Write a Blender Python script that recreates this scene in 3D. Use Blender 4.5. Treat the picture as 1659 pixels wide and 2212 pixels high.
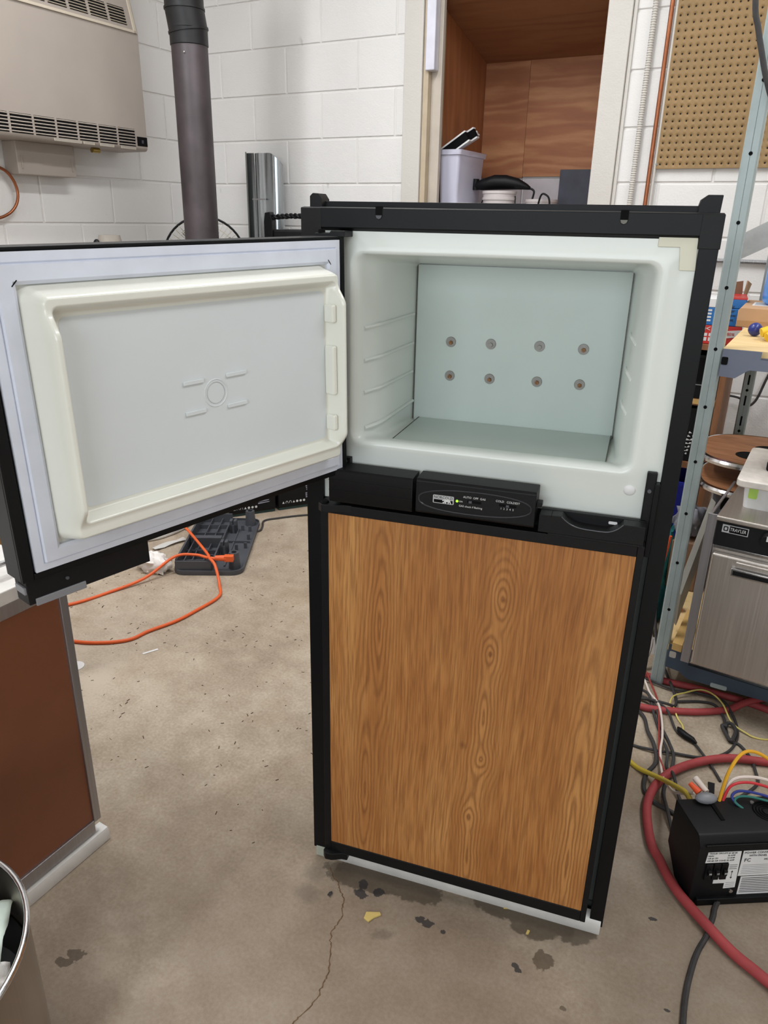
import bpy, math, random
from mathutils import Vector, Matrix, noise
from math import sin, cos, pi, radians, sqrt

# ------------------------------------------------------------------ clear
for o in list(bpy.data.objects):
    bpy.data.objects.remove(o, do_unlink=True)
scene = bpy.context.scene
col = scene.collection

# ------------------------------------------------------------------ camera
cam_d = bpy.data.cameras.new('camera')
cam_d.sensor_fit = 'VERTICAL'
cam_d.sensor_height = 36.0
cam_d.sensor_width = 27.0
cam_d.lens = 26.254
cam_d.clip_start = 0.02
cam = bpy.data.objects.new('camera', cam_d)
col.objects.link(cam)
YAW, PITCH, ROLL = radians(-28.4616), radians(21.4626), radians(1.1421)
fwd = Vector((sin(YAW) * cos(PITCH), cos(YAW) * cos(PITCH), -sin(PITCH)))
rgt = Vector((cos(YAW), -sin(YAW), 0))
upv = rgt.cross(fwd)
r2 = rgt * cos(ROLL) + upv * sin(ROLL)
u2 = upv * cos(ROLL) - rgt * sin(ROLL)
m3 = Matrix((r2, u2, -fwd)).transposed()
cam.matrix_world = Matrix.Translation((0, 0, 1.3234)) @ m3.to_4x4()
scene.camera = cam

# ------------------------------------------------------------------ light
world = bpy.data.worlds.new('world')
scene.world = world
world.use_nodes = True
world.node_tree.nodes['Background'].inputs[0].default_value = (0.9, 0.95, 1.0, 1)
world.node_tree.nodes['Background'].inputs[1].default_value = 0.25


def area(name, loc, sx, sy, power, color=(1, 0.97, 0.93), rot=(0, 0, 0)):
    d = bpy.data.lights.new(name, 'AREA')
    d.shape = 'RECTANGLE'
    d.size = sx
    d.size_y = sy
    d.energy = power
    d.color = color
    o = bpy.data.objects.new(name, d)
    o.location = loc
    o.rotation_euler = rot
    col.objects.link(o)
    return o


area('ceiling_tube_light', (-2.25, 0.95, 2.95), 0.16, 2.4, 44, (0.97, 0.985, 1.0))
area('ceiling_tube_light', (-1.2, 1.9, 2.95), 0.16, 1.2, 28, (0.97, 0.985, 1.0))
area('ceiling_tube_light', (0.75, 1.75, 2.95), 0.16, 2.4, 36, (0.97, 0.985, 1.0))
area('window_daylight', (0.2, -3.1, 1.75), 3.0, 1.5, 72, (0.88, 0.95, 1.0), (radians(90), 0, 0))

vs = scene.view_settings
vs.view_transform = 'Standard'
vs.look = 'None'
vs.exposure = 0.1
vs.gamma = 1.0
vs.use_curve_mapping = False

# ------------------------------------------------------------------ materials


def lin(c):
    out = []
    for v in c:
        v = v / 255.0
        out.append(v / 12.92 if v <= 0.04045 else ((v + 0.055) / 1.055) ** 2.4)
    return (out[0], out[1], out[2], 1.0)


MATS = {}


class NT:
    def __init__(self, name):
        self.m = bpy.data.materials.new(name)
        self.m.use_nodes = True
        self.t = self.m.node_tree
        self.b = self.t.nodes['Principled BSDF']

    def n(self, typ, **kw):
        nd = self.t.nodes.new(typ)
        for k, v in kw.items():
            setattr(nd, k, v)
        return nd

    def l(self, a, b):
        self.t.links.new(a, b)

    def math(self, op, a, b=None, c=None, clamp=False):
        nd = self.n('ShaderNodeMath', operation=op)
        nd.use_clamp = clamp
        for i, x in enumerate((a, b, c)):
            if x is None:
                continue
            if isinstance(x, (int, float)):
                nd.inputs[i].default_value = x
            else:
                self.l(x, nd.inputs[i])
        return nd.outputs[0]

    def mix(self, fac, a, b, mode='MIX'):
        nd = self.n('ShaderNodeMix', data_type='RGBA', blend_type=mode)
        for i, x in ((0, fac), (6, a), (7, b)):
            if isinstance(x, (int, float)):
                nd.inputs[i].default_value = x
            elif isinstance(x, tuple):
                nd.inputs[i].default_value = x
            else:
                self.l(x, nd.inputs[i])
        return nd.outputs[2]

    def noise(self, vec, scale, detail=4, rough=0.55, dist=0.0):
        nd = self.n('ShaderNodeTexNoise')
        nd.inputs['Scale'].default_value = scale
        nd.inputs['Detail'].default_value = detail
        nd.inputs['Roughness'].default_value = rough
        nd.inputs['Distortion'].default_value = dist
        if vec is not None:
            self.l(vec, nd.inputs['Vector'])
        return nd.outputs['Fac']

    def ramp(self, fac, stops):
        nd = self.n('ShaderNodeValToRGB')
        e = nd.color_ramp.elements
        while len(e) > 1:
            e.remove(e[-1])
        e[0].position = stops[0][0]
        e[0].color = stops[0][1]
        for p, c in stops[1:]:
            k = e.new(p)
            k.color = c
        self.l(fac, nd.inputs[0])
        return nd.outputs[0]

    def mapping(self, vec, scale=(1, 1, 1), loc=(0, 0, 0), rot=(0, 0, 0)):
        nd = self.n('ShaderNodeMapping')
        nd.inputs['Scale'].default_value = scale
        nd.inputs['Location'].default_value = loc
        nd.inputs['Rotation'].default_value = rot
        self.l(vec, nd.inputs['Vector'])
        return nd.outputs[0]

    def bump(self, h, strength=0.2, dist=0.01):
        nd = self.n('ShaderNodeBump')
        nd.inputs['Strength'].default_value = strength
        nd.inputs['Distance'].default_value = dist
        self.l(h, nd.inputs['Height'])
        self.l(nd.outputs[0], self.b.inputs['Normal'])

    def pos(self):
        return self.n('ShaderNodeNewGeometry').outputs['Position']

    def obj(self):
        return self.n('ShaderNodeTexCoord').outputs['Object']


def pm(name, c, rough=0.5, metal=0.0, var=0.08, scale=12.0, bump=0.0, bscale=None, coat=0.0, emit=None, alpha=None, trans=0.0, spec=None):
    """plain procedural material: base colour with a slow noise variation"""
    if name in MATS:
        return MATS[name]
    k = NT(name)
    c0 = lin(c)
    p = k.pos()
    f = k.noise(p, scale, 4)
    lo = tuple(v * (1 - var) for v in c0[:3]) + (1,)
    hi = tuple(min(1, v * (1 + var)) for v in c0[:3]) + (1,)
    k.l(k.ramp(f, [(0.3, lo), (0.7, hi)]), k.b.inputs['Base Color'])
    k.b.inputs['Roughness'].default_value = rough
    k.b.inputs['Metallic'].default_value = metal
    if coat:
        k.b.inputs['Coat Weight'].default_value = coat
    if spec is not None:
        k.b.inputs['Specular IOR Level'].default_value = spec
    if bump:
        k.bump(k.noise(p, bscale or scale * 8, 3), bump, 0.004)
    if emit:
        k.b.inputs['Emission Color'].default_value = lin(emit[0])
        k.b.inputs['Emission Strength'].default_value = emit[1]
    if alpha is not None:
        k.b.inputs['Alpha'].default_value = alpha
    if trans:
        k.b.inputs['Transmission Weight'].default_value = trans
    MATS[name] = k.m
    return k.m


def wall_paint(name, base, dirt=(150, 140, 130)):
    k = NT(name)
    p = k.pos()
    f = k.noise(p, 1.6, 5)
    c = k.ramp(f, [(0.3, lin(tuple(int(v * 0.965) for v in base))), (0.7, lin(base))])
    sp = k.noise(k.mapping(p, (1.0, 1.0, 0.45)), 15, 2, 0.5)
    msk = k.ramp(sp, [(0.74, (0, 0, 0, 1)), (0.80, (1, 1, 1, 1))])
    c2 = k.mix(k.math('MULTIPLY', msk, 0.45), c, lin(dirt))
    pits = k.noise(p, 90, 2, 0.5)
    pm_ = k.ramp(pits, [(0.77, (0, 0, 0, 1)), (0.80, (1, 1, 1, 1))])
    c3 = k.mix(k.math('MULTIPLY', pm_, 0.5), c2, lin(dirt))
    k.l(c3, k.b.inputs['Base Color'])
    k.b.inputs['Roughness'].default_value = 0.55
    k.bump(k.math('ADD', k.noise(p, 160, 3), k.math('MULTIPLY', k.noise(p, 25, 3), 1.5)), 0.25, 0.004)
    return k.m


M_WALL = wall_paint('white_painted_block', (228, 226, 224))
M_MORTAR = wall_paint('white_painted_mortar', (226, 223, 220))
M_TRIM = wall_paint('old_white_trim_paint', (206, 202, 195), (150, 126, 94))


def ply(name, c1, c2, c3, scl, seed=0.0, waves=9.0):
    k = NT(name)
    p = k.mapping(k.pos(), scl, (seed, seed * 2, seed * 3))
    d = k.noise(p, 2.2, 3, 0.5, 0.4)
    w = k.n('ShaderNodeTexWave', wave_type='RINGS', rings_direction='SPHERICAL')
    w.inputs['Scale'].default_value = waves * 0.12
    w.inputs['Distortion'].default_value = 14
    w.inputs['Detail'].default_value = 3
    w.inputs['Detail Scale'].default_value = 1.4
    k.l(p, w.inputs['Vector'])
    fine = k.noise(k.mapping(p, (1, 1, 1)), 22, 5, 0.7)
    g = k.math('ADD', k.math('MULTIPLY', w.outputs['Fac'], 0.22), k.math('ADD', k.math('MULTIPLY', d, 0.75), k.math('MULTIPLY', fine, 0.25)))
    k.l(k.ramp(g, [(0.3, lin(c1)), (0.58, lin(c2)), (0.95, lin(c3))]), k.b.inputs['Base Color'])
    k.b.inputs['Roughness'].default_value = 0.6
    k.bump(fine, 0.1, 0.002)
    return k.m


M_PLYH = ply('red_brown_plywood_horizontal', (138, 84, 52), (154, 97, 62), (186, 134, 92), (1.0, 1.0, 4.5), 0.3)
M_PLYV = ply('red_brown_plywood_vertical', (142, 86, 54), (158, 100, 62), (172, 114, 74), (5.0, 4.0, 0.7), 1.3)
M_PLYC = ply('red_brown_plywood_ceiling', (126, 78, 48), (144, 94, 60), (156, 106, 68), (0.8, 4.0, 3.0), 2.3)
M_PINE = ply('pale_plywood_deck', (202, 172, 118), (214, 186, 134), (222, 196, 148), (2.0, 5.0, 5.0), 4.0)
M_BOOK = ply('brown_bookcase_wood', (110, 70, 44), (134, 90, 58), (150, 108, 72), (9.0, 9.0, 1.2), 6.0)
M_TABLE = ply('brown_table_laminate', (120, 78, 50), (146, 98, 64), (164, 116, 80), (2.5, 8.0, 8.0), 7.0)
M_PLYLEFT = ply('amber_plywood_sheet', (120, 80, 34), (150, 104, 48), (170, 124, 66), (2.0, 2.0, 8.0), 5.0)


def oak():
    k = NT('oak_grain_laminate')
    o = k.obj()
    sep = k.n('ShaderNodeSeparateXYZ')
    k.l(o, sep.inputs[0])
    x, z = sep.outputs[0], sep.outputs[2]
    # slow wobble of the grain
    wob = k.noise(k.mapping(o, (3.2, 1, 1.2)), 1.4, 1, 0.5)
    wob2 = k.noise(k.mapping(o, (9, 1, 2.2)), 1.0, 1.5, 0.5)
    xs = k.math('ADD', x, k.math('ADD', k.math('MULTIPLY', k.math('SUBTRACT', wob, 0.5), 0.035), k.math('MULTIPLY', k.math('SUBTRACT', wob2, 0.5), 0.014)))
    # straight grain bands across the width
    cb = k.n('ShaderNodeCombineXYZ')
    k.l(xs, cb.inputs[0])
    k.l(k.math('MULTIPLY', z, 0.02), cb.inputs[2])
    band = k.noise(cb.outputs[0], 16, 4, 0.6)
    streak = k.noise(k.mapping(cb.outputs[0], (1, 1, 4)), 95, 3, 0.6)
    # cathedral: contour rings around a chain of centres, fading into straight grain
    rmin = None
    wq = k.noise(k.mapping(o, (26, 1, 10)), 1.0, 3, 0.55)
    for cx, cz, az in ((0.359, 0.383, 0.60), (0.356, 0.475, 0.12), (0.360, 0.612, 0.42), (0.346, 0.240, 0.46), (0.347, 0.150, 0.10),
                       (0.374, 0.725, 0.36), (0.152, 0.620, 0.10), (0.128, 0.250, 0.09), (0.535, 0.200, 0.06)):
        dx = k.math('SUBTRACT', k.math('ADD', x, k.math('MULTIPLY', k.math('SUBTRACT', wob2, 0.5), 0.012)), cx)
        dz = k.math('MULTIPLY', k.math('SUBTRACT', z, cz), az)
        r = k.math('SQRT', k.math('ADD', k.math('MULTIPLY', dx, dx), k.math('MULTIPLY', dz, dz)))
        rmin = r if rmin is None else k.math('SMOOTH_MIN', rmin, r, 0.022)
    rw = k.math('ADD', rmin, k.math('MULTIPLY', k.math('SUBTRACT', wq, 0.5), 0.0105))
    rs_ = k.math('SINE', k.math('MULTIPLY', rw, 6.2832 * 165.0))
    rs_ = k.math('POWER', k.math('MULTIPLY', k.math('ADD', rs_, 1.0), 0.5), 1.8)
    fade = k.math('SUBTRACT', 1.0, k.math('DIVIDE', rmin, 0.042), clamp=True)
    fade = k.math('POWER', fade, 0.7)
    gl_ = k.noise(k.mapping(cb.outputs[0], (1, 1, 2)), 260, 2, 0.6)
    gl_ = k.ramp(gl_, [(0.42, (0, 0, 0, 1)), (0.62, (1, 1, 1, 1))])
    total = k.math('ADD', k.math('MULTIPLY', rs_, fade), k.math('MULTIPLY', k.math('MULTIPLY', gl_, 0.75), k.math('SUBTRACT', 1.0, fade)))
    pores = k.noise(k.mapping(o, (420, 1, 9)), 1.0, 2, 0.5)
    pmask = k.ramp(pores, [(0.52, (0, 0, 0, 1)), (0.70, (1, 1, 1, 1))])
    wide = k.noise(k.mapping(cb.outputs[0], (1, 1, 14)), 5.5, 3, 0.6)
    g = k.math('ADD', k.math('MULTIPLY', band, 0.45), k.math('ADD', k.math('MULTIPLY', streak, 0.25), k.math('MULTIPLY', wide, 0.38)))
    base = k.ramp(g, [(0.34, lin((146, 88, 42))), (0.52, lin((178, 118, 62))), (0.70, lin((206, 150, 88)))])
    dk = k.mix(k.math('MULTIPLY', total, 0.66), base, lin((114, 66, 28)))
    dk = k.mix(k.math('MULTIPLY', pmask, 0.30), dk, lin((104, 58, 26)))
    # tiny knots
    for cx, cz, rr in ((0.376, 0.722, 0.006), (0.361, 0.612, 0.006), (0.322, 0.405, 0.009), (0.343, 0.240, 0.005), (0.578, 0.23, 0.008)):
        dx = k.math('SUBTRACT', x, cx)
        dz = k.math('MULTIPLY', k.math('SUBTRACT', z, cz), 0.8)
        r = k.math('SQRT', k.math('ADD', k.math('MULTIPLY', dx, dx), k.math('MULTIPLY', dz, dz)))
        f = k.math('SUBTRACT', 1.0, k.math('DIVIDE', r, rr), clamp=True)
        dk = k.mix(k.math('MULTIPLY', f, 0.6), dk, lin((96, 48, 20)))
    k.l(dk, k.b.inputs['Base Color'])
    k.b.inputs['Roughness'].default_value = 0.42
    k.bump(pores, 0.12, 0.001)
    return k.m


M_OAK = oak()


def concrete():
    k = NT('stained_concrete')
    p = k.pos()
    n1 = k.noise(p, 1.3, 6, 0.6)
    n2 = k.noise(p, 9, 5, 0.65)
    n3 = k.noise(p, 130, 3, 0.6)
    g = k.math('ADD', k.math('MULTIPLY', n1, 0.55), k.math('ADD', k.math('MULTIPLY', n2, 0.3), k.math('MULTIPLY', n3, 0.25)))
    c = k.ramp(g, [(0.42, lin((138, 122, 103))), (0.54, lin((166, 151, 132))), (0.65, lin((188, 175, 157)))])
    # warm rusty patches
    rs = k.noise(k.mapping(p, (1, 1, 1), (4, 7, 0)), 2.4, 5, 0.65)
    rmask = k.ramp(rs, [(0.53, (0, 0, 0, 1)), (0.72, (1, 1, 1, 1))])
    c = k.mix(k.math('MULTIPLY', rmask, 0.35), c, lin((150, 120, 88)))
    # specks
    sp = k.noise(p, 260, 2, 0.5)
    smask = k.ramp(sp, [(0.68, (0, 0, 0, 1)), (0.75, (1, 1, 1, 1))])
    c = k.mix(k.math('MULTIPLY', smask, 0.35), c, lin((92, 80, 68)))
    # damp and oily stains, each with its own outline
    sep = k.n('ShaderNodeSeparateXYZ')
    k.l(p, sep.inputs[0])
    ed = k.math('MULTIPLY', k.math('SUBTRACT', k.noise(p, 60, 4, 0.65), 0.5), 0.028)
    wet = None
    dark = None
    for sx, sy, rx, ry, ang, kind in (
            (-0.60, 1.05, 0.10, 0.035, 0.2, 'w'), (-0.50, 1.075, 0.075, 0.032, 0.15, 'w'), (-0.70, 1.01, 0.03, 0.03, 0, 'w2'), (-0.685, 0.955, 0.035, 0.026, 0, 'w2'),
            (-0.32, 1.13, 0.06, 0.032, 0.1, 'w'), (-0.245, 1.125, 0.055, 0.04, 0.2, 'w'), (-0.17, 1.145, 0.045, 0.03, 0.4, 'w'), (-0.205, 1.054, 0.022, 0.022, 0, 'w'),
            (-0.99, 0.62, 0.022, 0.012, 0.3, 'w'), (-0.995, 0.60, 0.02, 0.009, 0.3, 'w'), (-0.96, 0.44, 0.16, 0.10, 0.3, 'w2'), (-0.50, 0.95, 0.03, 0.014, 0.5, 'w2'),
            (-0.593, 1.036, 0.012, 0.013, 0, 'd'), (-0.584, 1.012, 0.015, 0.011, 0, 'd'), (-0.554, 1.035, 0.0125, 0.012, 0, 'd'),
            (-0.451, 1.017, 0.013, 0.008, 0.5, 'd'), (-0.434, 1.018, 0.012, 0.010, 0.5, 'd'), (-0.397, 1.014, 0.006, 0.005, 0, 'd'),
            (-0.246, 1.018, 0.008, 0.007, 0, 'd'), (-0.239, 1.011, 0.007, 0.006, 0, 'd'), (-0.036, 1.256, 0.012, 0.005, 0.3, 'd'), (0.022, 1.071, 0.006, 0.004, 0, 'd'),
            (-0.142, 0.981, 0.007, 0.005, 0, 'w')):
        ca, sa = cos(ang), sin(ang)
        dx = k.math('SUBTRACT', sep.outputs[0], sx)
        dy = k.math('SUBTRACT', sep.outputs[1], sy)
        ex = k.math('DIVIDE', k.math('ADD', k.math('MULTIPLY', dx, ca), k.math('MULTIPLY', dy, sa)), rx)
        ey = k.math('DIVIDE', k.math('SUBTRACT', k.math('MULTIPLY', dy, ca), k.math('MULTIPLY', dx, sa)), ry)
        rr = k.math('SQRT', k.math('ADD', k.math('MULTIPLY', ex, ex), k.math('MULTIPLY', ey, ey)))
        mr = min(rx, ry)
        rr = k.math('ADD', rr, k.math('DIVIDE', ed, max(mr, 0.012)))
        soft = 0.5 if kind == 'w2' else 0.12
        msk = k.math('DIVIDE', k.math('SUBTRACT', 1.0, rr), soft, clamp=True)
        if kind == 'w2':
            msk = k.math('MULTIPLY', msk, 0.5)
        if kind == 'd':
            dark = msk if dark is None else k.math('MAXIMUM', dark, msk)
        else:
            wet = msk if wet is None else k.math('MAXIMUM', wet, msk)
    grime_shade = None  # broad brown grime, also painting in the shade on the floor near the camera
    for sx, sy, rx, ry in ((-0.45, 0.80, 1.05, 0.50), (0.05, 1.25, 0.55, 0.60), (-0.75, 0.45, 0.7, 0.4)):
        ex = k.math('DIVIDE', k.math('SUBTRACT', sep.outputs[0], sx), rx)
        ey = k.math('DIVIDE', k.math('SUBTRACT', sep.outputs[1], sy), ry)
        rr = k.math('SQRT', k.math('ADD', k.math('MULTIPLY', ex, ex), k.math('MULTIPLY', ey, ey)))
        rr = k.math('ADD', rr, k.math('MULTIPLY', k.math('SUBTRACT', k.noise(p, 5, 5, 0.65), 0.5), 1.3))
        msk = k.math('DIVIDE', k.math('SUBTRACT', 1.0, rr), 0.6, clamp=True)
        grime_shade = msk if grime_shade is None else k.math('MAXIMUM', grime_shade, msk)
    c = k.mix(k.math('MULTIPLY', grime_shade, 0.55), c, lin((104, 88, 74)))
    c = k.mix(k.math('MULTIPLY', wet, 0.72), c, lin((72, 60, 46)))
    c = k.mix(k.math('MULTIPLY', dark, 0.88), c, lin((44, 42, 44)))
    k.l(c, k.b.inputs['Base Color'])
    r = k.math('SUBTRACT', 0.78, k.math('MULTIPLY', wet, 0.35))
    k.l(r, k.b.inputs['Roughness'])
    k.bump(k.math('ADD', n3, n2), 0.18, 0.003)
    return k.m


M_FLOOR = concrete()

M_BLACK = pm('black_plastic', (16, 16, 18), 0.48, var=0.10, scale=30, bump=0.06, bscale=500, spec=0.24)
M_BLACKM = pm('black_painted_metal', (13, 14, 16), 0.44, var=0.12, scale=14, spec=0.20)
M_BLACKD = pm('deep_black', (8, 8, 9), 0.8, spec=0.15)
M_LINER = pm('white_liner_plastic', (228, 233, 228), 0.30, var=0.02, scale=5, coat=0.15)
M_DLINER = pm('cream_door_liner', (228, 228, 218), 0.26, var=0.02, scale=5, coat=0.25)
M_DREC = pm('grey_white_door_recess', (214, 219, 221), 0.45, var=0.02, scale=6)
M_GASKET = pm('pale_lilac_gasket', (216, 220, 232), 0.5, var=0.05, scale=20)
M_PLATE = pm('pale_green_evaporator_plate', (194, 205, 200), 0.35, var=0.03, scale=5)
M_CREAMCLIP = pm('cream_clip', (218, 216, 196), 0.4, var=0.03)
M_WHITE = pm('white_plastic', (226, 226, 226), 0.4, var=0.04)
M_WHITEM = pm('white_painted_metal', (214, 212, 208), 0.4, var=0.10, scale=20)
M_GREYP = pm('mid_grey_plastic', (128, 128, 132), 0.45)
M_DGREYP = pm('dark_grey_plastic', (74, 76, 82), 0.5, var=0.10)
M_ZINC = pm('zinc_washer', (136, 134, 130), 0.42, 0.3, var=0.08, scale=80)
M_RUST = pm('rusty_bolt', (136, 98, 62), 0.6, 0.4, var=0.5, scale=220)
M_BODYM = pm('galvanised_case', (120, 124, 126), 0.45, 0.7)
M_PRINT = pm('white_print', (214, 214, 214), 0.6, var=0.02)
M_PRINTK = pm('black_print', (28, 28, 30), 0.6, var=0.02)
M_SILVER = pm('silver_plate', (196, 198, 200), 0.35, 0.2, var=0.03)
M_LED = pm('green_led', (150, 235, 60), 0.4, emit=((130, 240, 40), 2.2))
M_HEATER = pm('beige_heater_paint', (160, 150, 141), 0.45, var=0.03, scale=6)
M_HEATERL = pm('light_beige_grille', (188, 177, 160), 0.45, var=0.03)
M_PIPE = pm('dark_stove_pipe', (62, 54, 56), 0.5, 0.3, var=0.35, scale=7)
M_PIPEK = pm('black_stove_pipe', (22, 22, 24), 0.45, 0.2, var=0.3, scale=14)
M_COPPER = pm('copper_tube', (158, 98, 68), 0.35, 0.8, var=0.15, scale=25)
M_PEG = pm('brown_pegboard', (146, 118, 78), 0.6, var=0.08, scale=9, bump=0.05)
M_POST = pm('grey_green_shelf_steel', (156, 168, 168), 0.42, 0.1, var=0.08, scale=18)
M_BEAM = pm('grey_blue_shelf_beam', (112, 118, 136), 0.42, 0.1, var=0.06, scale=14)
M_BEAMD = pm('dark_blue_shelf_beam', (62, 76, 92), 0.45, 0.1, var=0.15, scale=14)
M_CARD = pm('brown_cardboard', (184, 146, 110), 0.75, var=0.05, scale=10)
M_CARDD = pm('dark_cardboard', (128, 98, 74), 0.8, var=0.1, scale=10)
M_RED = pm('red_packaging', (196, 52, 48), 0.4)
M_BLUE = pm('blue_packaging', (34, 104, 172), 0.4)
M_JUG = pm('blue_jug_plastic', (74, 140, 214), 0.25, coat=0.3)
M_YEL = pm('yellow_glove', (222, 184, 44), 0.6, var=0.12, scale=40)
M_NAVY = pm('navy_ball', (38, 50, 120), 0.3)
M_BLUEBIN = pm('blue_bin', (36, 44, 150), 0.4)
M_TOWEL = pm('grey_towel', (126, 126, 134), 0.9, var=0.15, scale=60, bump=0.4, bscale=300)
M_TEAL = pm('teal_cloth', (28, 112, 116), 0.85, var=0.3, scale=60, bump=0.4, bscale=200)
M_BEIGECL = pm('beige_cloth', (150, 140, 114), 0.9, var=0.15, scale=50)
M_HOSE = pm('red_rubber_hose', (158, 60, 62), 0.65, var=0.12, scale=30)
M_CORD = pm('dusty_black_cord', (52, 50, 50), 0.7, var=0.25, scale=40)
M_ORANGE = pm('orange_cord', (226, 98, 44), 0.5, var=0.05)
M_YELC = pm('yellow_cable', (206, 180, 62), 0.5, var=0.06)
M_YELO = pm('amber_wire', (226, 166, 34), 0.45)
M_WWIRE = pm('white_wire', (220, 206, 196), 0.5)
M_RWIRE = pm('dark_red_wire', (150, 54, 46), 0.5)
M_REDW = pm('red_wire', (200, 40, 48), 0.5)
M_BLUEW = pm('blue_wire', (40, 52, 130), 0.5)
M_GREENW = pm('green_wire', (40, 110, 100), 0.5)
M_BROWN = pm('brown_panel', (132, 80, 54), 0.4, var=0.10, scale=4)
M_TISSUE = pm('white_tissue', (234, 230, 226), 0.9, var=0.04, bump=0.3, bscale=120)
M_PAPERG = pm('pale_green_paper', (206, 218, 208), 0.85, var=0.06, scale=20)
M_WOODBLK = pm('tan_wood_block', (196, 160, 98), 0.7, var=0.12, scale=14)
M_CHIP = pm('yellow_wood_chip', (206, 182, 110), 0.8)
M_DIRT = pm('brown_dirt', (84, 66, 48), 0.9)
M_TARP = pm('grey_tarp', (150, 142, 132), 0.7, var=0.15)
M_GLASSY = pm('translucent_tote', (226, 226, 244), 0.3, var=0.02, alpha=0.62)
M_BUCKET = pm('off_white_bucket', (206, 198, 196), 0.5)
M_SLATE = pm('dark_slate_panel', (58, 60, 72), 0.6, var=0.25, scale=12)
M_FANW = pm('pale_fan_wire', (190, 184, 170), 0.4)
M_BRASS = pm('brass_fitting', (176, 150, 84), 0.35, 0.8)
M_ORTOOL = pm('orange_tool', (222, 84, 40), 0.5)


def brushed(name, base, rough=0.3, axis=2):
    k = NT(name)
    sc = [260, 260, 260]
    sc[axis] = 2.5
    f = k.noise(k.mapping(k.pos(), tuple(sc)), 1.0, 3, 0.6)
    b = lin(base)
    k.l(k.ramp(f, [(0.3, tuple(v * 0.86 for v in b[:3]) + (1,)), (0.7, b)]), k.b.inputs['Base Color'])
    k.b.inputs['Metallic'].default_value = 1.0
    k.l(k.math('ADD', k.math('MULTIPLY', f, 0.15), rough - 0.07), k.b.inputs['Roughness'])
    return k.m


M_STEEL = brushed('brushed_stainless', (206, 199, 192), 0.45, 2)
M_STEELH = brushed('brushed_stainless_top', (206, 198, 190), 0.42, 1)
M_CHROME = brushed('bright_steel', (214, 214, 216), 0.16, 2)
M_ALU = brushed('aluminium_trim', (186, 184, 188), 0.45, 2)
M_GALV = brushed('galvanised_sheet', (184, 190, 194), 0.25, 2)
M_CAN = brushed('satin_steel_can', (158, 148, 138), 0.34, 2)

# ------------------------------------------------------------------ mesh helpers


def crom(pts, n=8, closed=False):
    P = [Vector(p) for p in pts]
    out = []
    m = len(P)
    rng = m if closed else m - 1
    for i in range(rng):
        if closed:
            p0, p1, p2, p3 = P[(i - 1) % m], P[i], P[(i + 1) % m], P[(i + 2) % m]
        else:
            p0, p1, p2, p3 = P[max(i - 1, 0)], P[i], P[i + 1], P[min(i + 2, m - 1)]
        for j in range(n):
            t = j / n
            out.append(0.5 * ((2 * p1) + (p2 - p0) * t + (2 * p0 - 5 * p1 + 4 * p2 - p3) * t * t + (3 * p1 - p0 - 3 * p2 + p3) * t ** 3))
    if not closed:
        out.append(P[-1])
    return out


def rrect(x0, x1, z0, z1, r, n=4):
    """rounded rectangle outline (2D), counter-clockwise"""
    pts = []
    for cx, cz, a0 in ((x1 - r, z0 + r, -90), (x1 - r, z1 - r, 0), (x0 + r, z1 - r, 90), (x0 + r, z0 + r, 180)):
        for i in range(n + 1):
            a = radians(a0 + 90 * i / n)
            pts.append((cx + r * cos(a), cz + r * sin(a)))
    return pts


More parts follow.
